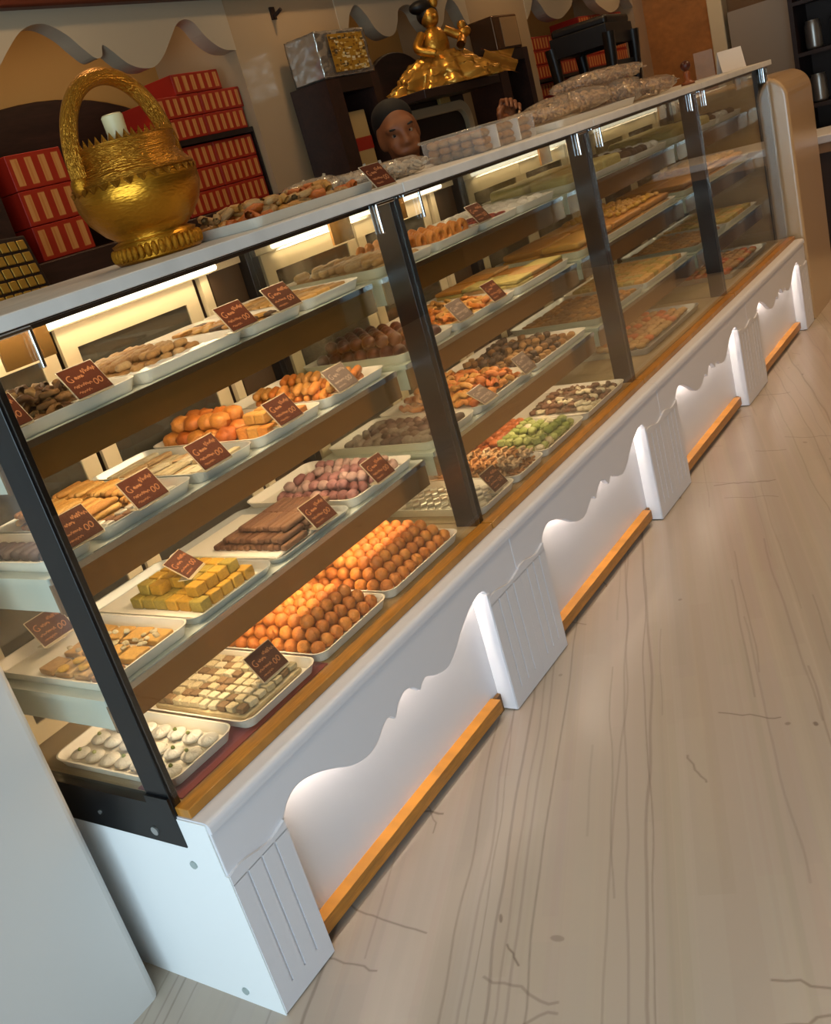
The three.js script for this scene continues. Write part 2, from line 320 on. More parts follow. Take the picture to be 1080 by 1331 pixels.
// near white cabinet and far beige cabinet with the same rounded shape
function roundedCabinet(name, label, x0, x1, zf, zb, h, material) {
  const r = 0.11, pts = [[zb, 0], [zf, 0]]; for (let i = 0; i <= 10; i++) { const a = i / 10 * Math.PI / 2; pts.push([zf - r + r * Math.cos(a), h - r + r * Math.sin(a)]); } pts.push([zb, h]);
  const t = thing(name, label, 'cabinet', [0, 0, 0]);
  const g = extrude(pts, x1 - x0, 0.018, 4).rotateY(-Math.PI / 2).translate(x1, 0, 0);
  part(t, 'body', g, material);
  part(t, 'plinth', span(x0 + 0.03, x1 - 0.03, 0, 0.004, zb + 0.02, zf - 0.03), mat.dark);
  return t;
}
roundedCabinet('side_cabinet', 'plain white cabinet with rounded edges against the bare end panel', -1.3, -0.05, -0.3, -0.8, 1.24, M(0xbfbbb7, 0.5));
roundedCabinet('end_cabinet', 'beige cabinet with rounded top beyond the last display case', 4.56, 5.12, 0.0, -0.62, 1.24, M(0xb3946e, 0.28, { clearcoat: 0.5, clearcoatRoughness: 0.15 }));

// ---------------------------------------------------------------- trays, sweets and price cards in the cases
function trayGeo(w, d, h = 0.024, c = 0.03) { // shallow tray with a flared rim and rounded corners, base at y = 0
  const loops = [[0.012, 0], [0.003, h - 0.004], [0, h], [0.004, h], [0.013, 0.004], [0.02, 0.003]], n = 7, P = [], I = [];
  for (const [ins, y] of loops) {
    const r = Math.max(0.004, c - ins), hw = w / 2 - ins, hd = d / 2 - ins;
    for (const [sx, sz, a0] of [[1, 1, 0], [-1, 1, 1], [-1, -1, 2], [1, -1, 3]]) for (let k = 0; k < n; k++) { const a = (a0 + k / (n - 1)) * Math.PI / 2; P.push(sx * (hw - r) + r * Math.cos(a), y, sz * (hd - r) + r * Math.sin(a)); }
  }
  const m = 4 * n; for (let l = 0; l < loops.length - 1; l++) for (let k = 0; k < m; k++) { const a = l * m + k, b = l * m + (k + 1) % m; I.push(a, a + m, b, b, a + m, b + m); }
  P.push(0, 0.003, 0, 0, 0, 0); const ct = loops.length * m, cb = ct + 1, lt = (loops.length - 1) * m;
  for (let k = 0; k < m; k++) { I.push(lt + k, ct, lt + (k + 1) % m); I.push(k, (k + 1) % m, cb); }
  const g = new THREE.BufferGeometry(); g.setAttribute('position', new THREE.Float32BufferAttribute(P, 3)); g.setAttribute('uv', new THREE.Float32BufferAttribute(new Float32Array(P.length / 3 * 2), 2)); g.setIndex(I);
  const f = g.toNonIndexed(); f.computeVertexNormals(); return f;
}
function tray(k, x0, x1, z0, z1, label, material = mat.tray, h = 0.024) {
  const y = SHELF[k] ? SHELF[k][0] : k;
  return single('serving_tray', label, 'tray', trayGeo(x1 - x0, z1 - z0, h), material, [(x0 + x1) / 2, y + 0.0005, (z0 + z1) / 2]);
}
const FLOOR = 0.0045; // inner floor of a tray above what it stands on
// bumpy ball, chunk
function lump(r, amp, freq, seed, detail = 2, sy = 1) {
  const g = mergeVertices(new THREE.IcosahedronGeometry(1, detail).deleteAttribute('normal').deleteAttribute('uv')); const p = g.attributes.position;
  for (let i = 0; i < p.count; i++) { const x = p.getX(i), y = p.getY(i), z = p.getZ(i), s = r * (1 + amp * fbm(x * freq + seed, y * freq, z * freq)); p.setXYZ(i, x * s, y * s * sy, z * s); }
  g.computeVertexNormals(); g.setAttribute('uv', new THREE.Float32BufferAttribute(new Float32Array(p.count * 2).map((_, i) => i % 2 ? p.getY(i >> 1) / r * 0.4 : Math.atan2(p.getZ(i >> 1), p.getX(i >> 1)) / 3), 2)); return g;
}
const diamond = (a, b, h, bev = 0.002) => extrude([[-a, 0], [0, -b], [a, 0], [0, b]], h, bev, 1).rotateX(-Math.PI / 2);
const stick = (r, len) => new THREE.CapsuleGeometry(r, len, 2, 8).rotateZ(Math.PI / 2);
const curl = (R, r, turns = 0.8) => new THREE.TorusGeometry(R, r, 6, 14, Math.PI * 2 * turns).rotateX(Math.PI / 2);
function twist(len, r, seed) { const q = rng(seed), pts = []; for (let i = 0; i < 6; i++) pts.push(new THREE.Vector3((i / 5 - 0.5) * len, (q() - 0.3) * r * 2.2, (q() - 0.5) * r * 4)); return new THREE.TubeGeometry(new THREE.CatmullRomCurve3(pts), 10, r, 6, false); }
const foodGrain = [1, 2, 3, 4, 5].map(i => grainTex(i, 185, 255, 64, 4, 4));
const food = (hex, rough = 0.6, seed = 1) => M(hex, rough, { map: foodGrain[seed % 5], bumpMap: foodBump, bumpScale: 0.0015 });
const foodBump = bumpTex(77, 128, 12, 12);
const F = {
  laddoo: [food(0xd97f24, 0.5, 1), food(0xcf751d, 0.5, 2), food(0xdf8a2c, 0.5, 3)],
  cream: [food(0xe6d6b0, 0.6, 4), food(0xdcc79a, 0.6, 5)], brown: [food(0x9c7b52, 0.65, 6), food(0x8a6a44, 0.65, 7)],
  yellow: [food(0xdba52c, 0.55, 8), food(0xd29a22, 0.55, 9), food(0xb99b38, 0.55, 10)],
  gold: [food(0xd79a45, 0.5, 12), food(0xc78838, 0.5, 13), food(0xe0ab58, 0.5, 14)],
  orange: [food(0xd87a28, 0.5, 15), food(0xc9661c, 0.5, 16), food(0xe08f3a, 0.5, 17)],
  choc: [food(0x8c5f3c, 0.6, 18), food(0x774b2c, 0.6, 19)], pink: [food(0xa8706a, 0.5, 20), food(0x8c544e, 0.5, 22), food(0xc19a8c, 0.5, 23)],
  jamun: [food(0x4f1e10, 0.3, 24), food(0x3f160c, 0.3, 25)], walnut: [food(0x9a6b34, 0.6, 26), food(0x7c5226, 0.6, 27), food(0xb98f52, 0.6, 28)],
  silver: [M(0xd0ccc0, 0.3, { metalness: 0.6 }), M(0xb9b4a6, 0.35, { metalness: 0.5 })], white: [food(0xe9e4d8, 0.6, 29), food(0xdcd6c8, 0.6, 30)],
  green: [food(0x9aa545, 0.6, 34), food(0xb3b865, 0.6, 35)], dark: [food(0x57412f, 0.6, 36), food(0x6c5138, 0.6, 37)], red: [food(0x9a3016, 0.5, 38), food(0x7d2412, 0.5, 39)],
  tan: [food(0xc79a5e, 0.6, 40), food(0xb5854a, 0.6, 42), food(0xd3ad78, 0.6, 43)], pale: [food(0xd5c27a, 0.6, 44), food(0xc9b468, 0.6, 45)],
};
let seedNo = 100;
// lay pieces on a grid inside a rectangle, several layers, each layer smaller than the one below
function pile(o) {
  const r = rng(seedNo++); if (o.fill !== 0) { o.x0 -= 0.004; o.x1 += 0.004; o.z1 += 0.003; }
  const { name, label, group, geos, mats, x0, x1, z0, z1, y, nx, nz, layers = 1, dy = 0.02, jit = 0.15, turn = 0, turnJit = 0.2, keep = 1, lift = 0, shrink = 1, tiltJit = 0 } = o;
  for (let l = 0; l < layers; l++) {
    const mx = nx - l * shrink, mz = nz - l * shrink; if (mx < 1 || mz < 1) break;
    const sx = (x1 - x0) / nx, sz = (z1 - z0) / nz;
    for (let i = 0; i < mx; i++) for (let j = 0; j < mz; j++) {
      if (l > 0 && r() > keep) continue;
      const x = x0 + sx * (i + 0.5 + l * shrink / 2 + (r() - 0.5) * jit), z = z0 + sz * (j + 0.5 + l * shrink / 2 + (r() - 0.5) * jit);
      const k = Math.floor(r() * geos.length), g = geos[k], m = o.pick ? o.pick(i, j, l, r) : mats[Math.floor(r() * mats.length)];
      single(name, label, o.category || 'sweet', g, m, [x, y + lift + l * dy, z], [(r() - 0.5) * tiltJit, turn + (r() - 0.5) * turnJit, (r() - 0.5) * tiltJit], group);
    }
  }
}
const yOf = k => SHELF[k][0] + FLOOR;

// --- first case, deck
tray('D', 0.03, 0.208, -0.46, -0.105, 'white tray of pale milk sweets next to the bare end panel');
pile({ name: 'milk_sweet', label: 'flat pale white milk sweet dotted with pistachio on the deck tray', group: 'pale milk sweets', geos: [lump(0.021, 0.05, 2, 1, 2, 0.42), lump(0.02, 0.06, 2, 5, 2, 0.42)], mats: F.white, x0: 0.05, x1: 0.188, z0: -0.44, z1: -0.13, y: yOf('D'), nx: 3, nz: 7, lift: 0.0085, jit: 0.08 });
{
  const r = rng(9), g = lump(0.004, 0.3, 3, 2, 1); for (let i = 0; i < 14; i++) single('pistachio_bit', 'small green pistachio bit on a pale milk sweet', 'nut', g, F.green[i % 2], [0.073 + 0.046 * (i % 3) + (r() - 0.5) * 0.012, yOf('D') + 0.019, -0.418 + 0.0443 * Math.floor(i / 2) + (r() - 0.5) * 0.008], [r() * 3, r() * 3, 0], 'pistachio bits');
}
tray('D', 0.215, 0.445, -0.42, -0.0825, 'white tray of chopped cream and brown barfi beside the pale milk sweets');
single('barfi_slab', 'flat beige barfi slab under the chopped pieces', 'sweet', rbox(0.18, 0.012, 0.265, 0.004), F.cream[1], [0.33, yOf('D') + 0.0062, -0.248]);
pile({ name: 'barfi_piece', label: 'small cut square of cream or brown barfi on the deck tray', group: 'chopped barfi pieces', geos: [rbox(0.0205, 0.013, 0.022, 0.002), rbox(0.018, 0.016, 0.022, 0.002), rbox(0.021, 0.011, 0.019, 0.002)], x0: 0.245, x1: 0.415, z0: -0.375, z1: -0.12, y: yOf('D'), nx: 7, nz: 10, lift: 0.021, jit: 0.1, turnJit: 0.35, pick: (i, j, l, r) => (r() < 0.6 ? F.cream : F.brown)[Math.floor(r() * 2)] });
tray('D', 0.452, 0.715, -0.42, -0.0825, 'white tray of piled orange laddoos beside the chopped barfi');
tray('D', 0.722, 1.05, -0.42, -0.0825, 'long white tray of orange laddoos beside the silver leaf diamonds');
{
  const geos = [lump(0.0163, 0.06, 3.5, 1, 3), lump(0.0163, 0.07, 3.5, 4, 3), lump(0.016, 0.07, 3.2, 8, 3)];
  pile({ name: 'laddoo', label: 'orange ball laddoo piled in the tray beside the chopped barfi', group: 'laddoos beside the chopped barfi', geos, fill: 0, mats: F.laddoo, x0: 0.4665, x1: 0.7005, z0: -0.402, z1: -0.1, y: yOf('D'), nx: 7, nz: 8, layers: 3, dy: 0.0215, lift: 0.0163, jit: 0.05, turnJit: 6 });
  pile({ name: 'laddoo', label: 'orange ball laddoo in the long tray beside the silver leaf diamonds', group: 'laddoos in the long tray', geos, fill: 0, mats: F.laddoo, x0: 0.7365, x1: 1.0355, z0: -0.402, z1: -0.1, y: yOf('D'), nx: 9, nz: 8, layers: 3, dy: 0.0215, lift: 0.0163, jit: 0.04, turnJit: 6 });
}
// --- first case, low shelf
tray('C', 0.035, 0.262, -0.55, -0.185, 'white tray of nut slabs with orange bits at the case end');
pile({ name: 'nut_slab', label: 'flat golden nut slab topped with cream flakes near the case end', group: 'golden nut slabs', geos: [rbox(0.048, 0.012, 0.045, 0.003), rbox(0.046, 0.013, 0.047, 0.003)], x0: 0.06, x1: 0.24, z0: -0.43, z1: -0.215, y: yOf('C'), nx: 3, nz: 4, lift: 0.0065, jit: 0.05, pick: (i, j, l, r) => i ? F.gold[2] : F.tan[Math.floor(r() * 3)] });
{
  const r = rng(14), g = lump(0.006, 0.35, 3, 6, 1, 0.4); for (let i = 0; i < 36; i++) single('almond_flake', 'pale almond flake on a golden nut slab', 'nut', g, F.cream[i % 2], [0.132 + 0.095 * r(), yOf('C') + 0.015, -0.42 + 0.19 * r()], [r() * 0.5, r() * 3, 0], 'almond flakes');
  for (const [x, z] of [[0.085, -0.30], [0.07, -0.345], [0.1, -0.335], [0.09, -0.255]]) single('candied_peel', 'bright orange candied bit on the end tray', 'sweet', lump(0.012, 0.3, 2, x * 90, 2, 0.5), F.yellow[0], [x, yOf('C') + 0.0185, z], [0, x * 40, 0], 'orange bits on the end tray');
}
tray('C', 0.268, 0.515, -0.55, -0.185, 'steel tray of yellow barfi cubes on the low shelf', mat.traySteel, 0.018);
single('paper_liner', 'white paper liner under the yellow barfi cubes', 'paper', rbox(0.19, 0.002, 0.31, 0.0009), mat.paper, [0.39, yOf('C') + 0.001, -0.372]);
pile({ name: 'yellow_barfi', label: 'yellow barfi cube stacked on the low shelf tray', group: 'yellow barfi cubes', geos: [rbox(0.029, 0.024, 0.034, 0.003), rbox(0.03, 0.024, 0.032, 0.003)], mats: F.yellow, x0: 0.315, x1: 0.472, z0: -0.43, z1: -0.215, y: yOf('C'), nx: 5, nz: 6, layers: 2, dy: 0.0245, lift: 0.0145, jit: 0.04, turnJit: 0.08, keep: 0.92, shrink: 1 });
tray('C', 0.522, 0.80, -0.55, -0.185, 'steel tray under the white board of chocolate sticks', mat.traySteel, 0.014);
single('white_board', 'white card board under the stack of chocolate sticks', 'board', rbox(0.225, 0.006, 0.31, 0.002), mat.paper, [0.66, yOf('C') + 0.003, -0.37]);
pile({ name: 'chocolate_stick', label: 'brown chocolate stick stacked on the white board', group: 'chocolate sticks', geos: [rbox(0.085, 0.013, 0.017, 0.005, 2), rbox(0.082, 0.014, 0.016, 0.005, 2)], mats: F.choc, x0: 0.565, x1: 0.76, z0: -0.43, z1: -0.205, y: yOf('C'), nx: 2, nz: 12, layers: 1, lift: 0.0135, jit: 0.04, turnJit: 0.08 });
pile({ name: 'chocolate_stick', label: 'brown chocolate stick stacked on the white board', group: 'chocolate sticks', geos: [rbox(0.085, 0.013, 0.017, 0.005, 2)], mats: F.choc, x0: 0.575, x1: 0.75, z0: -0.40, z1: -0.215, y: yOf('C'), nx: 2, nz: 10, layers: 1, lift: 0.028, jit: 0.04, turnJit: 0.08 });
pile({ name: 'chocolate_stick', label: 'brown chocolate stick stacked on the white board', group: 'chocolate sticks', geos: [rbox(0.085, 0.013, 0.017, 0.005, 2)], mats: F.choc, x0: 0.61, x1: 0.77, z0: -0.37, z1: -0.225, y: yOf('C'), nx: 2, nz: 8, layers: 1, lift: 0.0425, jit: 0.04, turnJit: 0.08 });
tray('C', 0.807, 1.085, -0.55, -0.185, 'white tray of pinkish rolls on the low shelf');
pile({ name: 'pink_roll', label: 'small pinkish brown roll in the low shelf tray', group: 'pinkish rolls', geos: [stick(0.0125, 0.022), stick(0.012, 0.026), lump(0.0155, 0.15, 2, 3, 2, 0.8)], mats: F.pink, x0: 0.835, x1: 1.06, z0: -0.47, z1: -0.215, y: yOf('C'), nx: 5, nz: 9, layers: 2, dy: 0.019, lift: 0.013, jit: 0.12, turn: 0.4, turnJit: 0.7, keep: 0.85 });
// --- first case, middle shelf
tray('B', 0.035, 0.15, -0.55, -0.195, 'narrow tray of dark plum rolls at the case end');
pile({ name: 'plum_roll', label: 'dark plum coloured roll at the case end', group: 'dark plum rolls', geos: [stick(0.011, 0.03)], mats: [food(0x4b3a3c, 0.5, 61), food(0x5d4a48, 0.5, 62)], x0: 0.058, x1: 0.128, z0: -0.5, z1: -0.225, y: yOf('B'), nx: 1, nz: 10, layers: 1, lift: 0.0115, turnJit: 0.4, jit: 0.04 });
tray('B', 0.157, 0.40, -0.55, -0.195, 'white tray of golden sticks and silver leaf cubes', mat.traySteel);
pile({ name: 'golden_stick', label: 'thin golden orange fried stick on the middle shelf', group: 'golden sticks', geos: [stick(0.0065, 0.07), stick(0.006, 0.062), stick(0.007, 0.066)], mats: F.gold, x0: 0.19, x1: 0.37, z0: -0.51, z1: -0.275, y: yOf('B'), nx: 2, nz: 16, layers: 3, dy: 0.0125, lift: 0.0075, jit: 0.1, turnJit: 0.3, shrink: 0, keep: 0.8 });
pile({ name: 'silver_leaf_cube', label: 'silver leaf topped cube in front of the golden sticks', group: 'silver leaf cubes', geos: [rbox(0.022, 0.014, 0.018, 0.003), rbox(0.02, 0.017, 0.018, 0.003)], mats: [...F.silver, F.choc[0]], x0: 0.19, x1: 0.365, z0: -0.268, z1: -0.222, y: yOf('B'), nx: 7, nz: 2, lift: 0.009, jit: 0.1, turnJit: 0.5 });
tray('B', 0.407, 0.585, -0.55, -0.195, 'white tray of long cream cashew slices', mat.traySteel);
pile({ name: 'cashew_slice', label: 'long cream cashew slice laid on the middle shelf', group: 'cashew slices', geos: [rbox(0.072, 0.008, 0.017, 0.002), rbox(0.066, 0.008, 0.018, 0.002)], mats: [...F.cream, F.tan[2]], x0: 0.43, x1: 0.565, z0: -0.51, z1: -0.225, y: yOf('B'), nx: 2, nz: 13, layers: 2, dy: 0.009, lift: 0.0045, jit: 0.06, turnJit: 0.15, shrink: 0, keep: 0.6 });
tray('B', 0.592, 0.825, -0.55, -0.195, 'white tray with an orange halwa heap and golden squares');
pile({ name: 'halwa_lump', label: 'rough deep orange halwa lump heaped on the middle shelf', group: 'orange halwa lumps', geos: [lump(0.026, 0.22, 2, 1, 2, 0.75), lump(0.024, 0.25, 2, 5, 2, 0.8)], mats: F.orange, x0: 0.62, x1: 0.74, z0: -0.53, z1: -0.32, y: yOf('B'), nx: 3, nz: 5, layers: 2, dy: 0.03, lift: 0.019, jit: 0.12, turnJit: 6, keep: 0.9 });
pile({ name: 'golden_square', label: 'thick golden square barfi in front of the halwa', group: 'golden squares', geos: [rbox(0.031, 0.024, 0.032, 0.004), rbox(0.03, 0.027, 0.03, 0.004)], mats: [F.orange[2], F.gold[0], F.laddoo[2]], x0: 0.645, x1: 0.79, z0: -0.315, z1: -0.22, y: yOf('B'), nx: 4, nz: 3, layers: 2, dy: 0.026, lift: 0.0145, jit: 0.06, turnJit: 0.2, keep: 0.9 });
tray('B', 0.832, 1.09, -0.55, -0.195, 'white tray of plump orange fingers on the middle shelf');
pile({ name: 'orange_finger', label: 'plump orange finger sweet laid in rows', group: 'orange fingers', geos: [stick(0.011, 0.05), stick(0.0115, 0.046)], mats: [F.orange[2], F.gold[1], F.laddoo[1]], x0: 0.86, x1: 1.06, z0: -0.48, z1: -0.225, y: yOf('B'), nx: 2, nz: 10, layers: 2, dy: 0.019, lift: 0.0115, jit: 0.05, turn: 0.5, turnJit: 0.2, keep: 0.9, shrink: 0 });
// --- first case, top shelf
tray('A', 0.04, 0.36, -0.55, -0.195, 'white tray of brown walnut curls on the top shelf');
pile({ name: 'walnut_curl', label: 'twisted golden brown walnut curl on the top shelf', group: 'walnut curls', geos: [twist(0.05, 0.006, 3), twist(0.046, 0.007, 5), lump(0.016, 0.35, 2.5, 9, 2, 0.7), curl(0.014, 0.006)], mats: F.walnut, x0: 0.08, x1: 0.32, z0: -0.48, z1: -0.235, y: yOf('A'), nx: 8, nz: 8, layers: 3, dy: 0.014, lift: 0.011, jit: 0.3, turnJit: 6, keep: 0.8, tiltJit: 0.4, shrink: 1 });
tray('A', 0.367, 0.665, -0.55, -0.195, 'steel tray of tan almond rolls on foil');
single('foil_sheet', 'crumpled white foil sheet at the front of the almond rolls', 'foil', (() => { const g = new THREE.PlaneGeometry(0.24, 0.085, 36, 14).rotateX(-Math.PI / 2); const p = g.attributes.position; for (let i = 0; i < p.count; i++) p.setY(i, 0.004 * fbm(p.getX(i) * 40, p.getZ(i) * 40, 3)); g.computeVertexNormals(); return g; })(), M(0xe4e8ea, 0.3, { metalness: 0.4, side: THREE.DoubleSide }), [0.515, yOf('A') + 0.0095, -0.262]);
pile({ name: 'almond_roll', label: 'small tan almond roll lined up on foil', group: 'almond rolls', geos: [stick(0.0085, 0.026), stick(0.009, 0.022)], mats: F.tan, x0: 0.40, x1: 0.63, z0: -0.515, z1: -0.31, y: yOf('A'), nx: 6, nz: 10, layers: 2, dy: 0.0145, lift: 0.009, jit: 0.08, turn: 0.2, turnJit: 0.3, keep: 0.9, shrink: 1 });
tray('A', 0.672, 0.865, -0.55, -0.195, 'white tray of honey flakes behind the upper price cards');
pile({ name: 'honey_flake', label: 'thin honey coloured flake on the top shelf', group: 'honey flakes', geos: [rbox(0.034, 0.008, 0.026, 0.003), lump(0.015, 0.3, 2, 3, 2, 0.4)], mats: [F.gold[0], F.gold[2], F.dark[1]], x0: 0.7, x1: 0.84, z0: -0.51, z1: -0.225, y: yOf('A'), nx: 4, nz: 9, layers: 2, dy: 0.01, lift: 0.0065, jit: 0.12, turnJit: 0.8, keep: 0.7 });
tray('A', 0.872, 1.09, -0.55, -0.195, 'white tray of golden crumble bars beside the side glass');
pile({ name: 'crumble_bar', label: 'golden crumble bar on the top shelf beside the side glass', group: 'crumble bars', geos: [rbox(0.055, 0.02, 0.024, 0.004), rbox(0.052, 0.022, 0.023, 0.004)], mats: [F.tan[0], F.gold[2], F.tan[2]], x0: 0.9, x1: 1.06, z0: -0.51, z1: -0.23, y: yOf('A'), nx: 3, nz: 10, lift: 0.0115, jit: 0.06, turnJit: 0.12 });

// --- second case
const U2 = L;
tray('D', 1.165, 1.37, -0.42, -0.0825, 'white tray of silver leaf diamonds next to the long laddoo tray');
pile({ name: 'silver_leaf_diamond', label: 'thin silver leaf diamond sweet laid in rows', group: 'silver leaf diamonds', geos: [diamond(0.015, 0.012, 0.009), diamond(0.0145, 0.0115, 0.01)], mats: F.silver, x0: 1.19, x1: 1.345, z0: -0.38, z1: -0.115, y: yOf('D'), nx: 5, nz: 11, layers: 2, dy: 0.0105, lift: 0.001, jit: 0.06, turnJit: 0.15, keep: 0.8 });
tray('D', 1.377, 1.56, -0.42, -0.0825, 'white tray of cream and orange noodle bundles');
pile({ name: 'noodle_bundle', label: 'cream and orange noodle sweet bundle on the deck', group: 'noodle bundles', geos: [merge([0, 1, 2, 3, 4, 5, 6].map(i => twist(0.05, 0.004, 40 + i).translate(0, 0.009 * Math.floor(i / 3), ((i % 3) - 1) * 0.008)))], mats: [food(0xd9a468, 0.6, 71), food(0xe0b98a, 0.6, 72), food(0xcf8d4a, 0.6, 73)], x0: 1.4, x1: 1.54, z0: -0.385, z1: -0.11, y: yOf('D'), nx: 2, nz: 9, layers: 2, dy: 0.026, lift: 0.005, jit: 0.06, turnJit: 0.25, shrink: 0 });
tray('D', 1.567, 1.86, -0.42, -0.0825, 'white tray of mixed green and rust coloured chunks');
pile({ name: 'fruit_chunk', label: 'soft green or rust coloured sweet chunk on the deck', group: 'green and rust chunks', geos: [lump(0.016, 0.2, 2, 3, 2, 0.8), lump(0.015, 0.25, 2, 7, 2, 0.8), rbox(0.026, 0.02, 0.022, 0.005)], x0: 1.595, x1: 1.835, z0: -0.38, z1: -0.115, y: yOf('D'), nx: 8, nz: 9, layers: 2, dy: 0.02, lift: 0.0125, jit: 0.15, turnJit: 3, keep: 0.85, pick: (i, j, l, r) => (j < 4 - l && i < 7 ? F.orange[1] : (r() < 0.85 ? F.green : F.cream)[Math.floor(r() * 2)]) });
tray('D', 1.867, 2.215, -0.42, -0.0825, 'white paper lined tray of brown and cream swirls');
pile({ name: 'swirl_roll', label: 'brown and cream swirl roll on the paper lined tray', group: 'brown and cream swirls', geos: [stick(0.009, 0.02), curl(0.011, 0.006)], mats: [F.choc[0], F.cream[0], F.choc[1], F.dark[1]], x0: 1.95, x1: 2.195, z0: -0.33, z1: -0.11, y: yOf('D'), nx: 8, nz: 9, layers: 2, dy: 0.013, lift: 0.009, jit: 0.2, turnJit: 3, keep: 0.7 });
tray('C', 1.165, 1.42, -0.55, -0.185, 'pale tray of grey brown rolls behind the side glass');
pile({ name: 'grey_roll', label: 'grey brown roll behind the side glass', group: 'grey brown rolls', geos: [lump(0.017, 0.2, 2, 3, 2, 0.8), stick(0.012, 0.024)], mats: F.dark.concat([food(0x8a7a68, 0.5, 74)]), x0: 1.195, x1: 1.39, z0: -0.51, z1: -0.215, y: yOf('C'), nx: 5, nz: 9, layers: 1, lift: 0.0135, jit: 0.15, turnJit: 2 });
tray('C', 1.427, 1.80, -0.55, -0.185, 'white tray of tangled orange twists');
pile({ name: 'orange_twist', label: 'tangled orange fried twist on the low shelf', group: 'orange twists', geos: [twist(0.06, 0.008, 11), twist(0.055, 0.009, 12), lump(0.017, 0.25, 2, 3, 2, 0.8)], mats: [...F.orange, F.gold[0]], x0: 1.475, x1: 1.755, z0: -0.5, z1: -0.225, y: yOf('C'), nx: 6, nz: 9, layers: 3, dy: 0.018, lift: 0.013, jit: 0.25, turnJit: 6, keep: 0.85, tiltJit: 0.3 });
tray('C', 1.807, 2.225, -0.55, -0.185, 'white tray of speckled brown bites');
pile({ name: 'speckled_bite', label: 'small speckled brown bite on the low shelf', group: 'speckled brown bites', geos: [lump(0.014, 0.2, 2, 3, 2, 0.8), rbox(0.024, 0.016, 0.02, 0.004)], mats: [F.dark[0], F.walnut[0], F.tan[1], F.dark[1]], x0: 1.84, x1: 2.19, z0: -0.51, z1: -0.215, y: yOf('C'), nx: 9, nz: 9, layers: 2, dy: 0.018, lift: 0.0115, jit: 0.15, turnJit: 2, keep: 0.5 });
tray('B', 1.165, 1.44, -0.55, -0.195, 'pale tray of dark red brown gulab jamun');
pile({ name: 'gulab_jamun', label: 'glossy dark red brown gulab jamun ball', group: 'gulab jamun balls', geos: [lump(0.019, 0.03, 2, 3, 2), lump(0.019, 0.03, 2, 6, 2)], mats: F.jamun, x0: 1.195, x1: 1.41, z0: -0.52, z1: -0.22, y: yOf('B'), nx: 5, nz: 7, layers: 2, dy: 0.029, lift: 0.019, jit: 0.05, turnJit: 3 });
tray('B', 1.447, 1.82, -0.55, -0.195, 'white tray of crisp orange curls');
pile({ name: 'orange_curl', label: 'crisp orange fried curl on the middle shelf', group: 'crisp orange curls', geos: [curl(0.014, 0.006, 0.7), twist(0.045, 0.007, 21), stick(0.008, 0.03)], mats: [F.orange[2], F.gold[0], F.gold[2], F.laddoo[0]], x0: 1.475, x1: 1.79, z0: -0.5, z1: -0.22, y: yOf('B'), nx: 8, nz: 9, layers: 2, dy: 0.014, lift: 0.0085, jit: 0.25, turnJit: 6, keep: 0.9 });
tray('B', 1.827, 2.225, -0.55, -0.195, 'white tray of layered golden sheets');
pile({ name: 'golden_sheet', label: 'folded golden pastry sheet on the middle shelf', group: 'golden sheets', geos: [rbox(0.11, 0.012, 0.1, 0.005, 2)], mats: [F.pale[1], F.gold[1], F.tan[0]], x0: 1.86, x1: 2.2, z0: -0.52, z1: -0.215, y: yOf('B'), nx: 3, nz: 3, layers: 3, dy: 0.0125, lift: 0.0065, jit: 0.04, turnJit: 0.08, shrink: 0, keep: 0.8 });
tray('A', 1.165, 1.44, -0.55, -0.195, 'pale tray of tan fluted rolls');
pile({ name: 'fluted_roll', label: 'tan fluted roll behind the side glass', group: 'tan fluted rolls', geos: [stick(0.011, 0.04), stick(0.0115, 0.036)], mats: F.tan, x0: 1.195, x1: 1.41, z0: -0.51, z1: -0.225, y: yOf('A'), nx: 3, nz: 10, layers: 2, dy: 0.018, lift: 0.0115, jit: 0.06, turnJit: 0.2, shrink: 0, keep: 0.7 });
tray('A', 1.447, 1.71, -0.55, -0.195, 'white tray of orange ring sweets');
pile({ name: 'orange_ring', label: 'bright orange ring sweet on the top shelf', group: 'orange rings', geos: [new THREE.TorusGeometry(0.017, 0.008, 8, 18)], mats: [F.laddoo[2], F.orange[2]], x0: 1.475, x1: 1.68, z0: -0.5, z1: -0.225, y: yOf('A'), nx: 5, nz: 8, lift: 0.0255, jit: 0.05, turnJit: 0.3 });
tray('A', 1.717, 1.95, -0.55, -0.195, 'white tray of brick red jelly cubes');
pile({ name: 'jelly_cube', label: 'brick red jelly cube on the top shelf', group: 'red jelly cubes', geos: [rbox(0.024, 0.02, 0.024, 0.004)], mats: F.red, x0: 1.745, x1: 1.92, z0: -0.51, z1: -0.225, y: yOf('A'), nx: 5, nz: 8, lift: 0.011, jit: 0.12, turnJit: 0.5 });
tray('A', 1.957, 2.225, -0.55, -0.195, 'film covered tray of pale puffs');
pile({ name: 'pale_puff', label: 'pale puff under cling film on the top shelf', group: 'pale puffs', geos: [lump(0.021, 0.12, 2, 5, 2, 0.7)], mats: F.white, x0: 1.985, x1: 2.2, z0: -0.51, z1: -0.225, y: yOf('A'), nx: 4, nz: 6, lift: 0.015, jit: 0.1, turnJit: 2 });
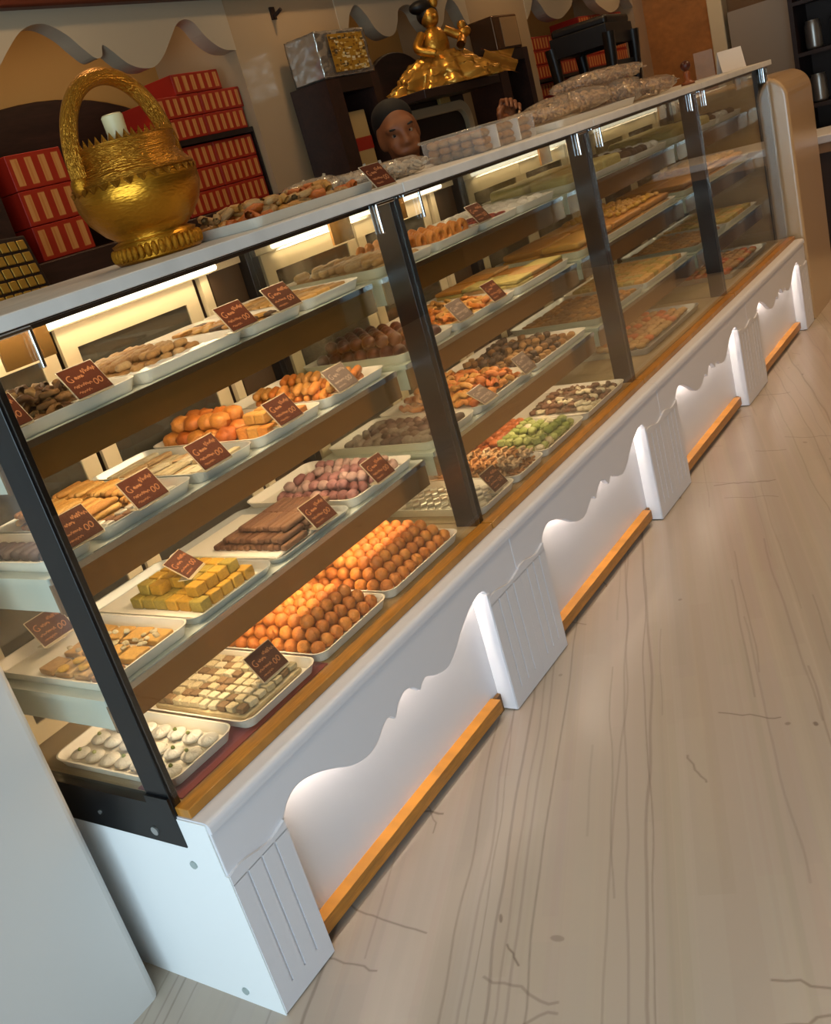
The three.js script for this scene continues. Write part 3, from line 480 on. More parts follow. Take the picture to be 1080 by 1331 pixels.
// --- third and fourth case
const U3 = 2 * L, U4 = 3 * L;
for (const [U, nth] of [[U3, 'third'], [U4, 'last']]) {
  tray('A', U + 0.06, U + 0.66, -0.55, -0.195, `pale tray of yellow sponge loaves on the top shelf of the ${nth} case`);
  pile({ name: 'sponge_loaf', label: `pale yellow sponge loaf on the top shelf of the ${nth} case`, group: `sponge loaves in the ${nth} case`, geos: [rbox(0.17, 0.05, 0.14, 0.014, 2)], mats: F.pale, x0: U + 0.09, x1: U + 0.63, z0: -0.53, z1: -0.22, y: yOf('A'), nx: 3, nz: 2, lift: 0.0255, jit: 0.03, turnJit: 0.05 });
  tray('A', U + 0.67, U + 1.08, -0.55, -0.195, `tray of white coconut lumps on the top shelf of the ${nth} case`);
  pile({ name: 'coconut_lump', label: `white and brown coconut lump in the ${nth} case`, group: `coconut lumps in the ${nth} case`, geos: [lump(0.022, 0.2, 2, 5, 2, 0.9)], mats: [...F.white, F.dark[0], F.dark[1]], x0: U + 0.7, x1: U + 1.05, z0: -0.52, z1: -0.225, y: yOf('A'), nx: 6, nz: 6, lift: 0.021, jit: 0.15, turnJit: 3 });
  tray('B', U + 0.05, U + 1.08, -0.55, -0.195, `long tray of golden flat cakes on the middle shelf of the ${nth} case`);
  pile({ name: 'flat_cake', label: `broad golden flat cake on the middle shelf of the ${nth} case`, group: `golden flat cakes in the ${nth} case`, geos: [rbox(0.3, 0.022, 0.15, 0.009, 2)], mats: [F.gold[0], F.tan[0], F.gold[1]], x0: U + 0.08, x1: U + 1.05, z0: -0.535, z1: -0.21, y: yOf('B'), nx: 3, nz: 2, layers: 2, dy: 0.0225, lift: 0.0115, jit: 0.03, turnJit: 0.05, shrink: 0 });
  pile({ name: 'cake_crumb', label: `golden crumb topping lump in the ${nth} case`, group: `crumb lumps in the ${nth} case`, geos: [lump(0.012, 0.3, 2, 5, 1, 0.7)], mats: [F.yellow[0], F.gold[2], F.gold[0]], x0: U + 0.55, x1: U + 1.0, z0: -0.5, z1: -0.24, y: yOf('B') + 0.045, nx: 12, nz: 7, lift: 0.0085, jit: 0.4, turnJit: 3 });
  tray('C', U + 0.05, U + 0.53, -0.55, -0.185, `tray of amber toffee pieces on the low shelf of the ${nth} case`, mat.traySteel);
  pile({ name: 'toffee_piece', label: `amber toffee piece on the low shelf of the ${nth} case`, group: `toffee pieces in the ${nth} case`, geos: [lump(0.018, 0.25, 2, 3, 2, 0.6), rbox(0.034, 0.014, 0.03, 0.004)], mats: [F.gold[1], F.walnut[0], F.tan[1]], x0: U + 0.08, x1: U + 0.5, z0: -0.51, z1: -0.215, y: yOf('C'), nx: 10, nz: 8, lift: 0.011, jit: 0.15, turnJit: 2 });
  tray('C', U + 0.54, U + 1.08, -0.55, -0.185, `tray of yellow crumbly squares on the low shelf of the ${nth} case`);
  pile({ name: 'crumbly_square', label: `yellow crumbly square on the low shelf of the ${nth} case`, group: `crumbly squares in the ${nth} case`, geos: [rbox(0.042, 0.026, 0.04, 0.006)], mats: [F.yellow[2], F.gold[2], F.pale[1]], x0: U + 0.58, x1: U + 1.05, z0: -0.52, z1: -0.215, y: yOf('C'), nx: 10, nz: 7, layers: 1, lift: 0.0135, jit: 0.06, turnJit: 0.15 });
  tray('D', U + 0.3, U + 0.95, -0.45, -0.13, `wide tray of tan nut clusters on the deck of the ${nth} case`, mat.traySteel);
  pile({ name: 'nut_cluster', label: `tan nut cluster on the deck of the ${nth} case`, group: `nut clusters in the ${nth} case`, geos: [lump(0.02, 0.3, 2.2, 3, 2, 0.6)], mats: [F.tan[0], F.orange[1], F.walnut[2], F.tan[1]], x0: U + 0.36, x1: U + 0.9, z0: -0.42, z1: -0.17, y: yOf('D'), nx: 11, nz: 6, lift: 0.014, jit: 0.25, turnJit: 3 });
}
// --- handwritten price cards
function cardTex(seed, ink, ground) {
  return canvasTex(160, 128, (c, w, h) => {
    const r = rng(seed); c.fillStyle = ground; c.fillRect(0, 0, w, h); c.strokeStyle = ink; c.lineCap = 'round';
    const scrawl = (x0, x1, y, a, lw) => { c.lineWidth = lw; c.beginPath(); let x = x0; c.moveTo(x, y); while (x < x1) { const dx = 6 + r() * 7; c.quadraticCurveTo(x + dx * 0.2, y - a * (0.6 + r()), x + dx * 0.6, y - a * (r() - 0.3)); c.quadraticCurveTo(x + dx * 0.8, y + a * r(), x + dx, y + (r() - 0.5) * 4); x += dx; } c.stroke(); };
    c.lineWidth = 4; c.beginPath(); c.arc(28, 44, 14, 5.2, 1.0, true); c.lineTo(32, 46); c.stroke(); // a round first letter
    scrawl(46, 82, 50, 12, 3.4); scrawl(88, 146, 32 + r() * 6, 15, 3);
    scrawl(16, 92, 84, 9, 3); scrawl(18, 74, 110, 7, 2.6);
    c.lineWidth = 4; c.beginPath(); c.ellipse(112, 88, 8, 12, 0.2, 0, 7); c.stroke(); c.beginPath(); c.ellipse(134, 86, 8, 12, 0.2, 0, 7); c.stroke(); // round figures of a price
  });
}
const cardMats = [1, 2, 3, 4].map(i => M(0xffffff, 0.85, { specularIntensity: 0.3, map: cardTex(i * 7, i === 4 ? '#a8917c' : '#a87048', i === 4 ? '#6b5a50' : (i === 3 ? '#48281a' : '#4e2413')) }));
function priceCard(x, y, z, label, k = 0, lean = -0.62, turn = 0, s = 1) {
  const t = thing('price_card', label, 'price card', [x, y, z], turn, 'handwritten price cards');
  const c = new THREE.Group(); const w = 0.076 * s, h = 0.061 * s;
  const holder = part(t, 'card_holder', merge([box(w + 0.004, h + 0.004, 0.0012).translate(0, h / 2 + 0.002, 0).rotateX(lean).translate(0, 0.002, 0), box(w, 0.0015, 0.03).translate(0, 0.001, -0.012)]), M(0xd8c8a8, 0.25, { transmission: 0.35, thickness: 0 }));
  part(t, 'card', box(w, h, 0.0012), cardMats[k], [0, 0.002 + (h / 2 + 0.002) * Math.cos(lean) - 0.0014 * Math.sin(lean), (h / 2 + 0.002) * Math.sin(lean) + 0.0014 * Math.cos(lean)], [lean, 0, 0]);
  return t;
}
const rimA = SHELF.A[0] + 0.025, rimB = SHELF.B[0] + 0.025, rimC = SHELF.C[0] + 0.025, rimD = SHELF.D[0] + 0.025;
priceCard(0.07, rimA, -0.18, 'brown handwritten price card beside the corner post above the walnut curls', 0);
priceCard(0.245, rimA, -0.18, 'brown handwritten price card leaning in front of the walnut curls', 0);
priceCard(0.645, rimA, -0.18, 'brown handwritten price card between the almond rolls and honey flakes', 0);
priceCard(0.795, rimA, -0.18, 'brown handwritten price card in front of the honey flakes', 2);
priceCard(0.275, rimB, -0.18, 'brown handwritten price card in front of the golden sticks', 0);
priceCard(0.452, rimB, -0.18, 'brown handwritten price card in front of the cashew slices', 0);
priceCard(0.69, rimB, -0.18, 'brown handwritten price card in front of the golden squares', 0);
priceCard(0.905, rimB, -0.18, 'pale greyish price card in front of the orange fingers', 3);
priceCard(0.115, rimB, -0.18, 'brown handwritten price card at the case end in front of the plum rolls', 2);
priceCard(0.39, yOf('C') + 0.0515, -0.285, 'dark brown price card lying tilted on the yellow barfi cubes', 2, -0.85, 0.35, 0.95);
priceCard(0.685, rimC, -0.17, 'brown handwritten price card in front of the chocolate sticks', 0);
priceCard(0.93, rimC, -0.17, 'brown handwritten price card in front of the pinkish rolls', 0);
priceCard(0.16, yOf('C') + 0.02, -0.47, 'brown handwritten price card behind the golden nut slabs', 2);
priceCard(0.365, yOf('D') + 0.029, -0.13, 'brown handwritten price card standing on the chopped barfi', 2);
priceCard(1.30, rimD, -0.095, 'brown handwritten price card in front of the silver leaf diamonds', 2);
priceCard(1.475, rimB, -0.18, 'dull brown price card in front of the crisp orange curls, near the post', 3);
priceCard(1.68, rimB, -0.18, 'rust brown price card at the middle of the crisp orange curls', 0);
priceCard(1.48, rimC, -0.17, 'dull price card lying in front of the orange twists', 3, -0.95);
priceCard(1.74, rimC, -0.17, 'dull price card at the far end of the orange twists', 3);
priceCard(1.70, rimA, -0.18, 'brown price card between the orange rings and the red jelly cubes', 2);
// ---------------------------------------------------------------- on top of the cases
{ // gilded pot with a bail handle
  const t = thing('golden_pot', 'gilded embossed pot with tall hoop handle on the first case', 'pot', [0.6, TOP1, -0.3], -0.18);
  const prof = [[0, 0], [0.082, 0], [0.088, 0.006], [0.084, 0.014], [0.088, 0.022], [0.083, 0.032], [0.086, 0.04], [0.07, 0.046], [0.09, 0.062], [0.112, 0.09], [0.123, 0.12], [0.1235, 0.14], [0.118, 0.154]];
  part(t, 'body', new THREE.LatheGeometry(prof.map(p => new THREE.Vector2(...p)), 48), mat.gold);
  part(t, 'shoulder', new THREE.LatheGeometry([[0.118, 0.153], [0.123, 0.157], [0.118, 0.163], [0.105, 0.178], [0.098, 0.19], [0.1, 0.196], [0.103, 0.204], [0.1, 0.212], [0.104, 0.218], [0.1, 0.222], [0.09, 0.222], [0, 0.226]].map(p => new THREE.Vector2(...p)), 48), mat.goldRough);
  const foot = []; for (let i = 0; i < 40; i++) { const a = i / 40 * Math.PI * 2; foot.push(new THREE.SphereGeometry(0.0075, 6, 5).scale(1, 1.9, 1).translate(0.087 * Math.cos(a), 0.02, 0.087 * Math.sin(a))); }
  part(t, 'foot_beading', merge(foot), mat.gold);
  const teeth = []; for (let i = 0; i < 44; i++) { const a = i / 44 * Math.PI * 2; teeth.push(new THREE.ConeGeometry(0.0065, 0.015, 4).translate(0, 0.229, 0.098).rotateY(a)); }
  part(t, 'crown_rim', merge(teeth), mat.goldRough);
  const petals = []; for (let i = 0; i < 30; i++) { const a = i / 30 * Math.PI * 2; petals.push(new THREE.ConeGeometry(0.011, 0.016, 4).rotateX(Math.PI).scale(1, 1, 0.3).translate(0, 0.145, 0.1225).rotateY(a)); }
  part(t, 'petal_band', merge(petals), mat.goldRough);
  part(t, 'lid_knob', new THREE.LatheGeometry([[0, 0.226], [0.024, 0.226], [0.02, 0.24], [0.021, 0.27], [0.018, 0.274], [0, 0.274]].map(p => new THREE.Vector2(...p)), 24), M(0xcdbf92, 0.4));
  const pts = []; for (let i = 0; i <= 24; i++) { const a = Math.PI * i / 24; pts.push(new THREE.Vector3(-0.112 * Math.cos(a), 0.165 + 0.178 * Math.pow(Math.sin(a), 0.85), 0)); }
  part(t, 'handle', new THREE.TubeGeometry(new THREE.CatmullRomCurve3(pts), 60, 0.0165, 12, false), mat.goldRough);
  for (const s of [-1, 1]) part(t, 'handle_end', new THREE.SphereGeometry(0.02, 14, 10), mat.gold, [s * 0.113, 0.163, 0]);
}
tray(TOP1, 0.695, 1.14, -0.41, -0.11, 'long white tray of fried snacks on top of the first case', mat.tray, 0.02);
pile({ name: 'fried_snack', label: 'golden brown fried snack in the tray on top of the case', group: 'fried snacks on the case top', category: 'snack', geos: [lump(0.022, 0.3, 2, 3, 2, 0.5), curl(0.018, 0.008), twist(0.05, 0.009, 31)], mats: [F.tan[0], F.gold[1], F.orange[1], F.tan[1]], x0: 0.75, x1: 1.11, z0: -0.37, z1: -0.15, y: TOP1 + FLOOR, nx: 9, nz: 5, layers: 2, dy: 0.018, lift: 0.012, jit: 0.25, turnJit: 6, keep: 0.7, tiltJit: 0.3 });
priceCard(1.11, TOP1, -0.072, 'rust brown price card at the end of the fried snack tray on the case top', 0, -0.6);
// crumpled film packs
function pillow(w, h, d, seed, amp = 0.12) {
  const g = new THREE.SphereGeometry(1, 28, 18), p = g.attributes.position;
  for (let i = 0; i < p.count; i++) {
    let x = p.getX(i), y = p.getY(i), z = p.getZ(i); const sq = v => Math.sign(v) * Math.pow(Math.abs(v), 0.62); x = sq(x); z = sq(z);
    const n = 1 + amp * fbm(x * 2.2 + seed, y * 2.2, z * 2.2), c = amp * 0.3 * Math.abs(noise.noise(x * 7 + seed, y * 7, z * 7));
    p.setXYZ(i, x * w / 2 * n, Math.max(-1, y * n + c) * h / 2, z * d / 2 * n);
  }
  g.computeVertexNormals(); return g;
}
function snackFill(w, h, d, n, seed, s = 0.012) {
  const r = rng(seed), list = [], a = lump(s, 0.3, 2, seed, 1, 0.5), b = twist(s * 3, s * 0.35, seed);
  for (let i = 0; i < n; i++) { const u = r() * 2 - 1, v = r() * 2 - 1; const hh = Math.sqrt(Math.max(0, 1 - Math.max(u * u, v * v))); list.push((i % 3 ? a : b).clone().rotateY(r() * 6).rotateX(r() * 6).translate(u * w * 0.42, (r() * 2 - 1) * h * 0.38 * hh, v * d * 0.42)); }
  return merge(list);
}
const filmM = M(0xf3ece2, 0.16, { transmission: 0.86, thickness: 0, ior: 1.4, side: THREE.DoubleSide });
function filmPack(x, y, z, w, h, d, turn, label, fillMat, seed, group) {
  const t = thing('snack_pack', label, 'snack pack', [x, y + h / 2, z], turn, group);
  part(t, 'film', pillow(w, h, d, seed), filmM);
  const f = part(t, 'filling', snackFill(w, h, d, Math.round(110 * Math.max(1, w / 0.2)), seed), fillMat); f.userData.kind = 'stuff';
  part(t, 'seal_fin', (() => { const g = new THREE.PlaneGeometry(0.035, d * 0.8, 6, 14).rotateX(-Math.PI / 2).translate(w / 2 + 0.012, 0, 0), p = g.attributes.position; for (let i = 0; i < p.count; i++) p.setY(i, 0.008 * fbm(p.getX(i) * 60, p.getZ(i) * 50, seed)); g.computeVertexNormals(); return g; })(), filmM);
}
filmPack(1.25, TOP1, -0.28, 0.17, 0.05, 0.2, 0.3, 'small clear pack of cream snacks beside the fried snack tray', food(0xd9c9b0, 0.6, 1), 3, 'film packs on the second case');
filmPack(1.46, TOP1, -0.3, 0.18, 0.05, 0.2, -0.2, 'small clear pack of cream snacks next to the clear snack box', food(0xdccfba, 0.6, 2), 5, 'film packs on the second case');
filmPack(1.36, TOP1, -0.49, 0.2, 0.06, 0.17, 0.5, 'clear pack of cream snacks at the back of the second case', food(0xd3c2a4, 0.6, 3), 8, 'film packs on the second case');
{ // clear snack box with three compartments
  const t = thing('snack_box', 'clear plastic box of tan snack squares on the second case', 'snack box', [1.92, TOP1, -0.26]);
  const w = 0.34, h = 0.065, d = 0.2;
  part(t, 'box_shell', merge([span(-w / 2, w / 2, 0, 0.002, -d / 2, d / 2), span(-w / 2, w / 2, 0.002, h, d / 2 - 0.002, d / 2), span(-w / 2, w / 2, 0.002, h, -d / 2, -d / 2 + 0.002), span(-w / 2, -w / 2 + 0.002, 0.002, h, -d / 2, d / 2), span(w / 2 - 0.002, w / 2, 0.002, h, -d / 2, d / 2)]), mat.film);
  part(t, 'lid', rbox(w + 0.016, 0.008, d + 0.016, 0.003), M(0xf2ece0, 0.12, { transmission: 0.85, thickness: 0 }), [0, h + 0.004, 0]);
  for (const x of [-0.07, 0.07]) part(t, 'divider', span(x - 0.004, x + 0.004, 0.002, h, -d / 2 + 0.003, d / 2 - 0.003), M(0xe9e6df, 0.3));
  const r = rng(77), cell = lump(0.0185, 0.3, 2.2, 4, 2, 0.62); let n = 0;
  for (let i = 0; i < 9; i++) for (let j = 0; j < 5; j++) for (let k = 0; k < 3; k++) { const x = -0.148 + 0.037 * i; if (Math.abs(Math.abs(x) - 0.07) < 0.019) continue; part(t, 'snack_square', cell, [F.tan[1], F.gold[1], F.tan[0]][n++ % 3], [x, 0.013 + k * 0.0195, -0.075 + 0.0375 * j], [r() * 0.4, r() * 6, r() * 0.4]); }
}
tray(TOP1, 2.2, 2.88, -0.42, -0.12, 'long white tray under the big snack bags', mat.tray, 0.022);
[[2.34, 0.024, -0.27, 0.32, 0.055, 0.24, 0.1, 'clear bag of tan chips leaning low at the near end of the long tray'], [2.64, 0.024, -0.28, 0.34, 0.075, 0.26, -0.15, 'full clear bag of tan chips in the middle of the long tray'], [3.0, 0.0, -0.28, 0.34, 0.1, 0.26, 0.2, 'puffed clear bag of tan chips standing past the long tray'], [3.34, 0.0, -0.27, 0.28, 0.075, 0.24, -0.1, 'clear bag of tan chips at the far end of the bag row'], [2.98, 0.085, -0.3, 0.52, 0.065, 0.22, -0.06, 'big clear bag of tan chips lying on top of the other bags']].forEach((a, i) => filmPack(a[0], TOP1 + a[1], a[2], a[3], a[4], a[5], a[6], a[7], food(0xe0b888, 0.6, 4 + i), 20 + i * 3, 'big snack bags'));
{ // small figure-like ornament and a stand at the far end
  const t = thing('ornament', 'small reddish brown knobbed ornament on the far case top', 'ornament', [3.78, TOP1, -0.22]);
  part(t, 'stem', new THREE.LatheGeometry([[0, 0], [0.03, 0], [0.028, 0.01], [0.012, 0.02], [0.016, 0.045], [0.01, 0.06], [0, 0.062]].map(p => new THREE.Vector2(...p)), 20), M(0x8a4a25, 0.4));
  part(t, 'knob', lump(0.022, 0.1, 2, 3, 2), M(0x4a1a10, 0.4), [0, 0.078, 0]);
  const c = thing('white_card', 'blank white folded card standing on the last case top', 'card', [4.42, TOP1, -0.2], -0.75);
  part(c, 'front_leaf', box(0.13, 0.1, 0.002), M(0xd8cfc6, 0.6), [0, 0.049, 0.0], [-0.25, 0, 0]); part(c, 'back_leaf', box(0.13, 0.1, 0.002), M(0xd8cfc6, 0.6), [0, 0.049, -0.026], [0.25, 0, 0]);
  const h = thing('menu_holder', 'small clear menu holder on the last case top', 'menu holder', [4.15, TOP1, -0.25], -0.7);
  part(h, 'panel', box(0.1, 0.12, 0.003), mat.film, [0, 0.06, 0]); part(h, 'foot', box(0.1, 0.004, 0.06), mat.film, [0, 0.002, 0]);
}
// ---------------------------------------------------------------- behind the counter
{ // dark cabinet in the first niche with an arched back
  const t = thing('arched_cabinet', 'dark brown wooden cabinet with arched back board in the first niche', 'cabinet', [1.86, 0, -1.85]);
  part(t, 'body', span(-0.68, 0.68, 0, 1.36, -0.2, 0.34, 0.005), mat.darkWood);
  const pts = [[-0.68, 1.36]]; for (let i = 0; i <= 24; i++) { const a = Math.PI * (1 - i / 24); pts.push([0.68 * Math.cos(a), 1.62 + 0.3 * Math.sin(a)]); } pts.push([0.68, 1.36]);
  part(t, 'arched_back', extrude(pts, 0.03, 0.004).translate(0, 0, -0.23), mat.darkWood);
  part(t, 'shelf_board', span(-0.02, 0.696, 1.624, 1.644, -0.18, 0.2), mat.dark);
  part(t, 'upright', span(-0.02, 0.0, 1.36, 1.624, -0.18, 0.2), mat.dark); part(t, 'upright', span(0.688, 0.696, 1.0, 1.624, -0.18, 0.2), mat.dark);
  part(t, 'cabinet_side', span(-0.68, -0.6, 1.36, 1.74, -0.18, 0.2), mat.darkWood);
}
function boxTex(n, seed) { return canvasTex(256, 64, (c, w, h) => { c.fillStyle = '#9c260f'; c.fillRect(0, 0, w, h); const r = rng(seed); for (let i = 0; i < n; i++) { const x = (i + 0.5) / n * w, sw = w / n * 0.5; c.fillStyle = '#c98a4c'; c.fillRect(x - sw / 2, h * 0.1, sw, h * 0.8); c.fillStyle = '#c07a3c'; c.fillRect(x - sw / 2 + r() * sw * 0.6, h * 0.13, sw * 0.3, h * 0.74); } }); }
const redM = M(0xa3200f, 0.45), redA = M(0xffffff, 0.45, { map: boxTex(6, 3) }), redB = M(0xffffff, 0.45, { map: boxTex(4, 4) });
function sweetBox(x0, x1, y0, y1, zf, d, label, face, group) {
  const t = thing('sweet_box', label, 'box', [(x0 + x1) / 2, y0, zf - d / 2], 0, group); const w = x1 - x0 - 0.003, h = y1 - y0 - 0.0015;
  part(t, 'carton', rbox(w, h, d, 0.003).translate(0, h / 2, 0), redM);
  part(t, 'printed_side', new THREE.PlaneGeometry(w - 0.004, h - 0.006), face, [0, h / 2, d / 2 + 0.0006]).userData.label = 'red side printed with upright cream bars';
  return t;
}
for (let k = 0; k < 3; k++) sweetBox(1.335, 1.565, 1.361 + k * 0.116, 1.477 + k * 0.116, -1.66, 0.22, `tall red box with broad cream bars, ${['bottom', 'middle', 'top'][k]} of its stack of three`, redB, 'red boxes left of the pot');
const rowName = ['bottom', 'second', 'third', 'fourth', 'fifth'];
[1.361, 1.4475, 1.534, 1.6445, 1.7265].forEach((y, k) => { for (let i = 0; i < 2; i++) sweetBox((k === 4 ? 2.07 : 2.058) + 0.243 * i, (k === 4 ? 2.313 : 2.301) + 0.243 * i, y, y + (k < 3 ? 0.0865 : 0.082), -1.66, 0.2, `thin barred red box behind the pot, ${rowName[k]} row, ${i ? 'on the pillar side' : 'away from the pillar'}`, redA, 'red boxes behind the pot'); });
sweetBox(2.19, 2.46, 1.8085, 1.885, -1.66, 0.2, 'single red sweet box on top of the stack behind the golden pot', redA, 'red boxes behind the pot');
{ // gilded gift box leaning at the left
  const t = thing('gift_box', 'flat gold gift box with chequered lid standing on the cabinet edge', 'gift box', [1.03, 1.207, -1.42]);
  t.rotation.set(-0.2, 0.2, 0);
  part(t, 'tray_frame', rbox(0.26, 0.25, 0.05, 0.006).translate(0, 0.13, 0), mat.dark);
  for (let i = 0; i < 6; i++) for (let j = 0; j < 6; j++) part(t, 'gold_square', rbox(0.032, 0.03, 0.006, 0.003), M(0xc09a42, 0.35, { metalness: 0.6 }), [-0.095 + i * 0.038, 0.035 + j * 0.038, 0.027]);
  const s = thing('side_stand', 'low dark wooden stand under the gold gift box', 'stand', [1.0, 0, -1.42]); part(s, 'stand_top', span(-0.16, 0.2, 1.16, 1.2, -0.08, 0.12, 0.004), mat.darkWood); for (const x of [-0.14, 0.16]) part(s, 'leg', span(x - 0.02, x + 0.02, 0, 1.16, -0.06, 0.1), mat.darkWood);
}
{ // second niche: two dark shelf units, the shrine shelf, the statue
  const unit = (name, label, x0, x1, open) => {
    const t = thing(name, label, 'shelf unit', [0, 0, 0]); const z0 = -1.6, z1 = -1.4;
    part(t, 'side_panel', span(x0, x0 + 0.1, 0, 1.74, z0, z1), mat.darkWood); part(t, 'side_panel', span(x1 - 0.06, x1, 0, 1.74, z0, z1), mat.darkWood);
    part(t, 'top_panel', span(x0 + 0.1, x1 - 0.06, 1.68, 1.74, z0, z1), mat.dark); part(t, 'back_panel', span(x0 + 0.1, x1 - 0.06, 0, 1.68, z0, z0 + 0.015), mat.dark);
    part(t, 'shelf_board', span(x0 + 0.1, x1 - 0.06, 1.27, 1.3, z0 + 0.015, z1), mat.dark); return t;
  };
  unit('shelf_unit', 'tall dark wooden shelf unit holding a cream box behind the man', 2.8, 3.2);
  unit('shelf_unit', 'tall dark wooden shelf unit right of the golden statue', 4.36, 4.76);
  const giftTex = canvasTex(128, 128, (c, w) => { const r = rng(6); c.fillStyle = '#b98a30'; c.fillRect(0, 0, w, w); for (let i = 0; i < 160; i++) { c.fillStyle = ['#e5c878', '#8a5a1c', '#f2e6c0', '#5c4a30'][i % 4]; c.fillRect(r() * w, r() * w, 3 + r() * 12, 2 + r() * 8); } });
  const g1 = thing('wrapped_box', 'shiny gold and silver foil wrapped box on the left shelf unit', 'gift box', [3.0, 1.7405, -1.49]);
  part(g1, 'wrapping', (() => { const g = mergeVertices(new THREE.BoxGeometry(0.37, 0.185, 0.17, 36, 20, 18).deleteAttribute('normal').deleteAttribute('uv')), p = g.attributes.position; for (let i = 0; i < p.count; i++) { const x = p.getX(i), y = p.getY(i), z = p.getZ(i), n = 0.012 * fbm(x * 24, y * 24, z * 24); p.setXYZ(i, x * (1 + n), Math.max(-0.0925, y * (1 + n)), z + Math.sign(z) * n * 0.5); } g.computeVertexNormals(); g.setAttribute('uv', new THREE.Float32BufferAttribute(new Float32Array(p.count * 2), 2)); return g.translate(0, 0.096, 0); })(), M(0xbcb6ac, 0.2, { metalness: 0.8 }));
  part(g1, 'label_panel', new THREE.PlaneGeometry(0.26, 0.15), M(0xffffff, 0.3, { map: giftTex, metalness: 0.3 }), [0.02, 0.096, 0.0935]);
  const g2 = thing('wrapped_box', 'brown foil topped box on the right shelf unit', 'gift box', [4.58, 1.7405, -1.49]);
  part(g2, 'wrapping', rbox(0.3, 0.18, 0.16, 0.012, 3).translate(0, 0.09, 0), M(0x6b4a30, 0.2, { metalness: 0.5 })); part(g2, 'window', rbox(0.2, 0.15, 0.004, 0.002), M(0xa08058, 0.15, { clearcoat: 1 }), [0.03, 0.09, 0.082]);
  const cb = thing('cream_carton', 'tall cream carton with a red band on the left shelf unit', 'carton', [3.0, 1.3, -1.48]);
  part(cb, 'carton', rbox(0.13, 0.3, 0.1, 0.004).translate(0, 0.15, 0), M(0xb79a66, 0.5)); part(cb, 'red_band', box(0.132, 0.055, 0.102), M(0x9a2412, 0.5), [0, 0.16, 0]);
  single('red_banner', 'narrow red cloth banner hanging beside the left shelf unit', 'banner', rbox(0.12, 0.52, 0.012, 0.004), M(0x8c1a12, 0.7), [3.4, 1.66, -1.66]);
  const sh = thing('shrine_cabinet', 'dark cabinet with cream framed opening under the golden statue', 'cabinet', [0, 0, 0]);
  part(sh, 'body', span(3.28, 3.95, 0, 1.57, -1.59, -1.42, 0.004), mat.dark);
  part(sh, 'top_shelf', span(3.26, 4.0, 1.57, 1.61, -1.6, -1.22, 0.004), mat.darkWood);
  const fr = []; const o = [[3.28, 1.1], [3.28, 1.545]], R = 0.1; for (let i = 0; i <= 8; i++) { const a = Math.PI / 2 * (1 - i / 8); o.push([3.95 - R + R * Math.cos(a), 1.545 - R + R * Math.sin(a)]); } o.push([3.95, 1.1]);
  const i2 = [[3.9, 1.1]]; for (let i = 0; i <= 8; i++) { const a = Math.PI / 2 * (i / 8); i2.push([3.9 - 0.07 + 0.07 * Math.cos(a), 1.5 - 0.07 + 0.07 * Math.sin(a)]); } i2.push([3.33, 1.5], [3.33, 1.1]);
  part(sh, 'cream_frame', extrude([...o, ...i2], 0.03, 0.004).translate(0, 0, -1.42), M(0xb7a482, 0.4));
  part(sh, 'cream_tab', rbox(0.1, 0.035, 0.02, 0.004), M(0xb79a58, 0.5), [3.72, 1.555, -1.405]);
  const arch = thing('backdrop_board', 'dark brown round topped board behind the golden statue', 'board', [0, 0, 0]);
  const ap = [[3.6, 1.3]]; for (let i = 0; i <= 20; i++) { const a = Math.PI * (1 - i / 20); ap.push([3.95 + 0.35 * Math.cos(a), 1.6 + 0.27 * Math.sin(a)]); } ap.push([4.3, 1.3]);
  part(arch, 'board', extrude(ap, 0.03, 0.005).translate(0, 0, -1.8), mat.darkWood); part(arch, 'footing', span(3.6, 4.3, 0, 1.3, -1.82, -1.75), mat.darkWood);
}
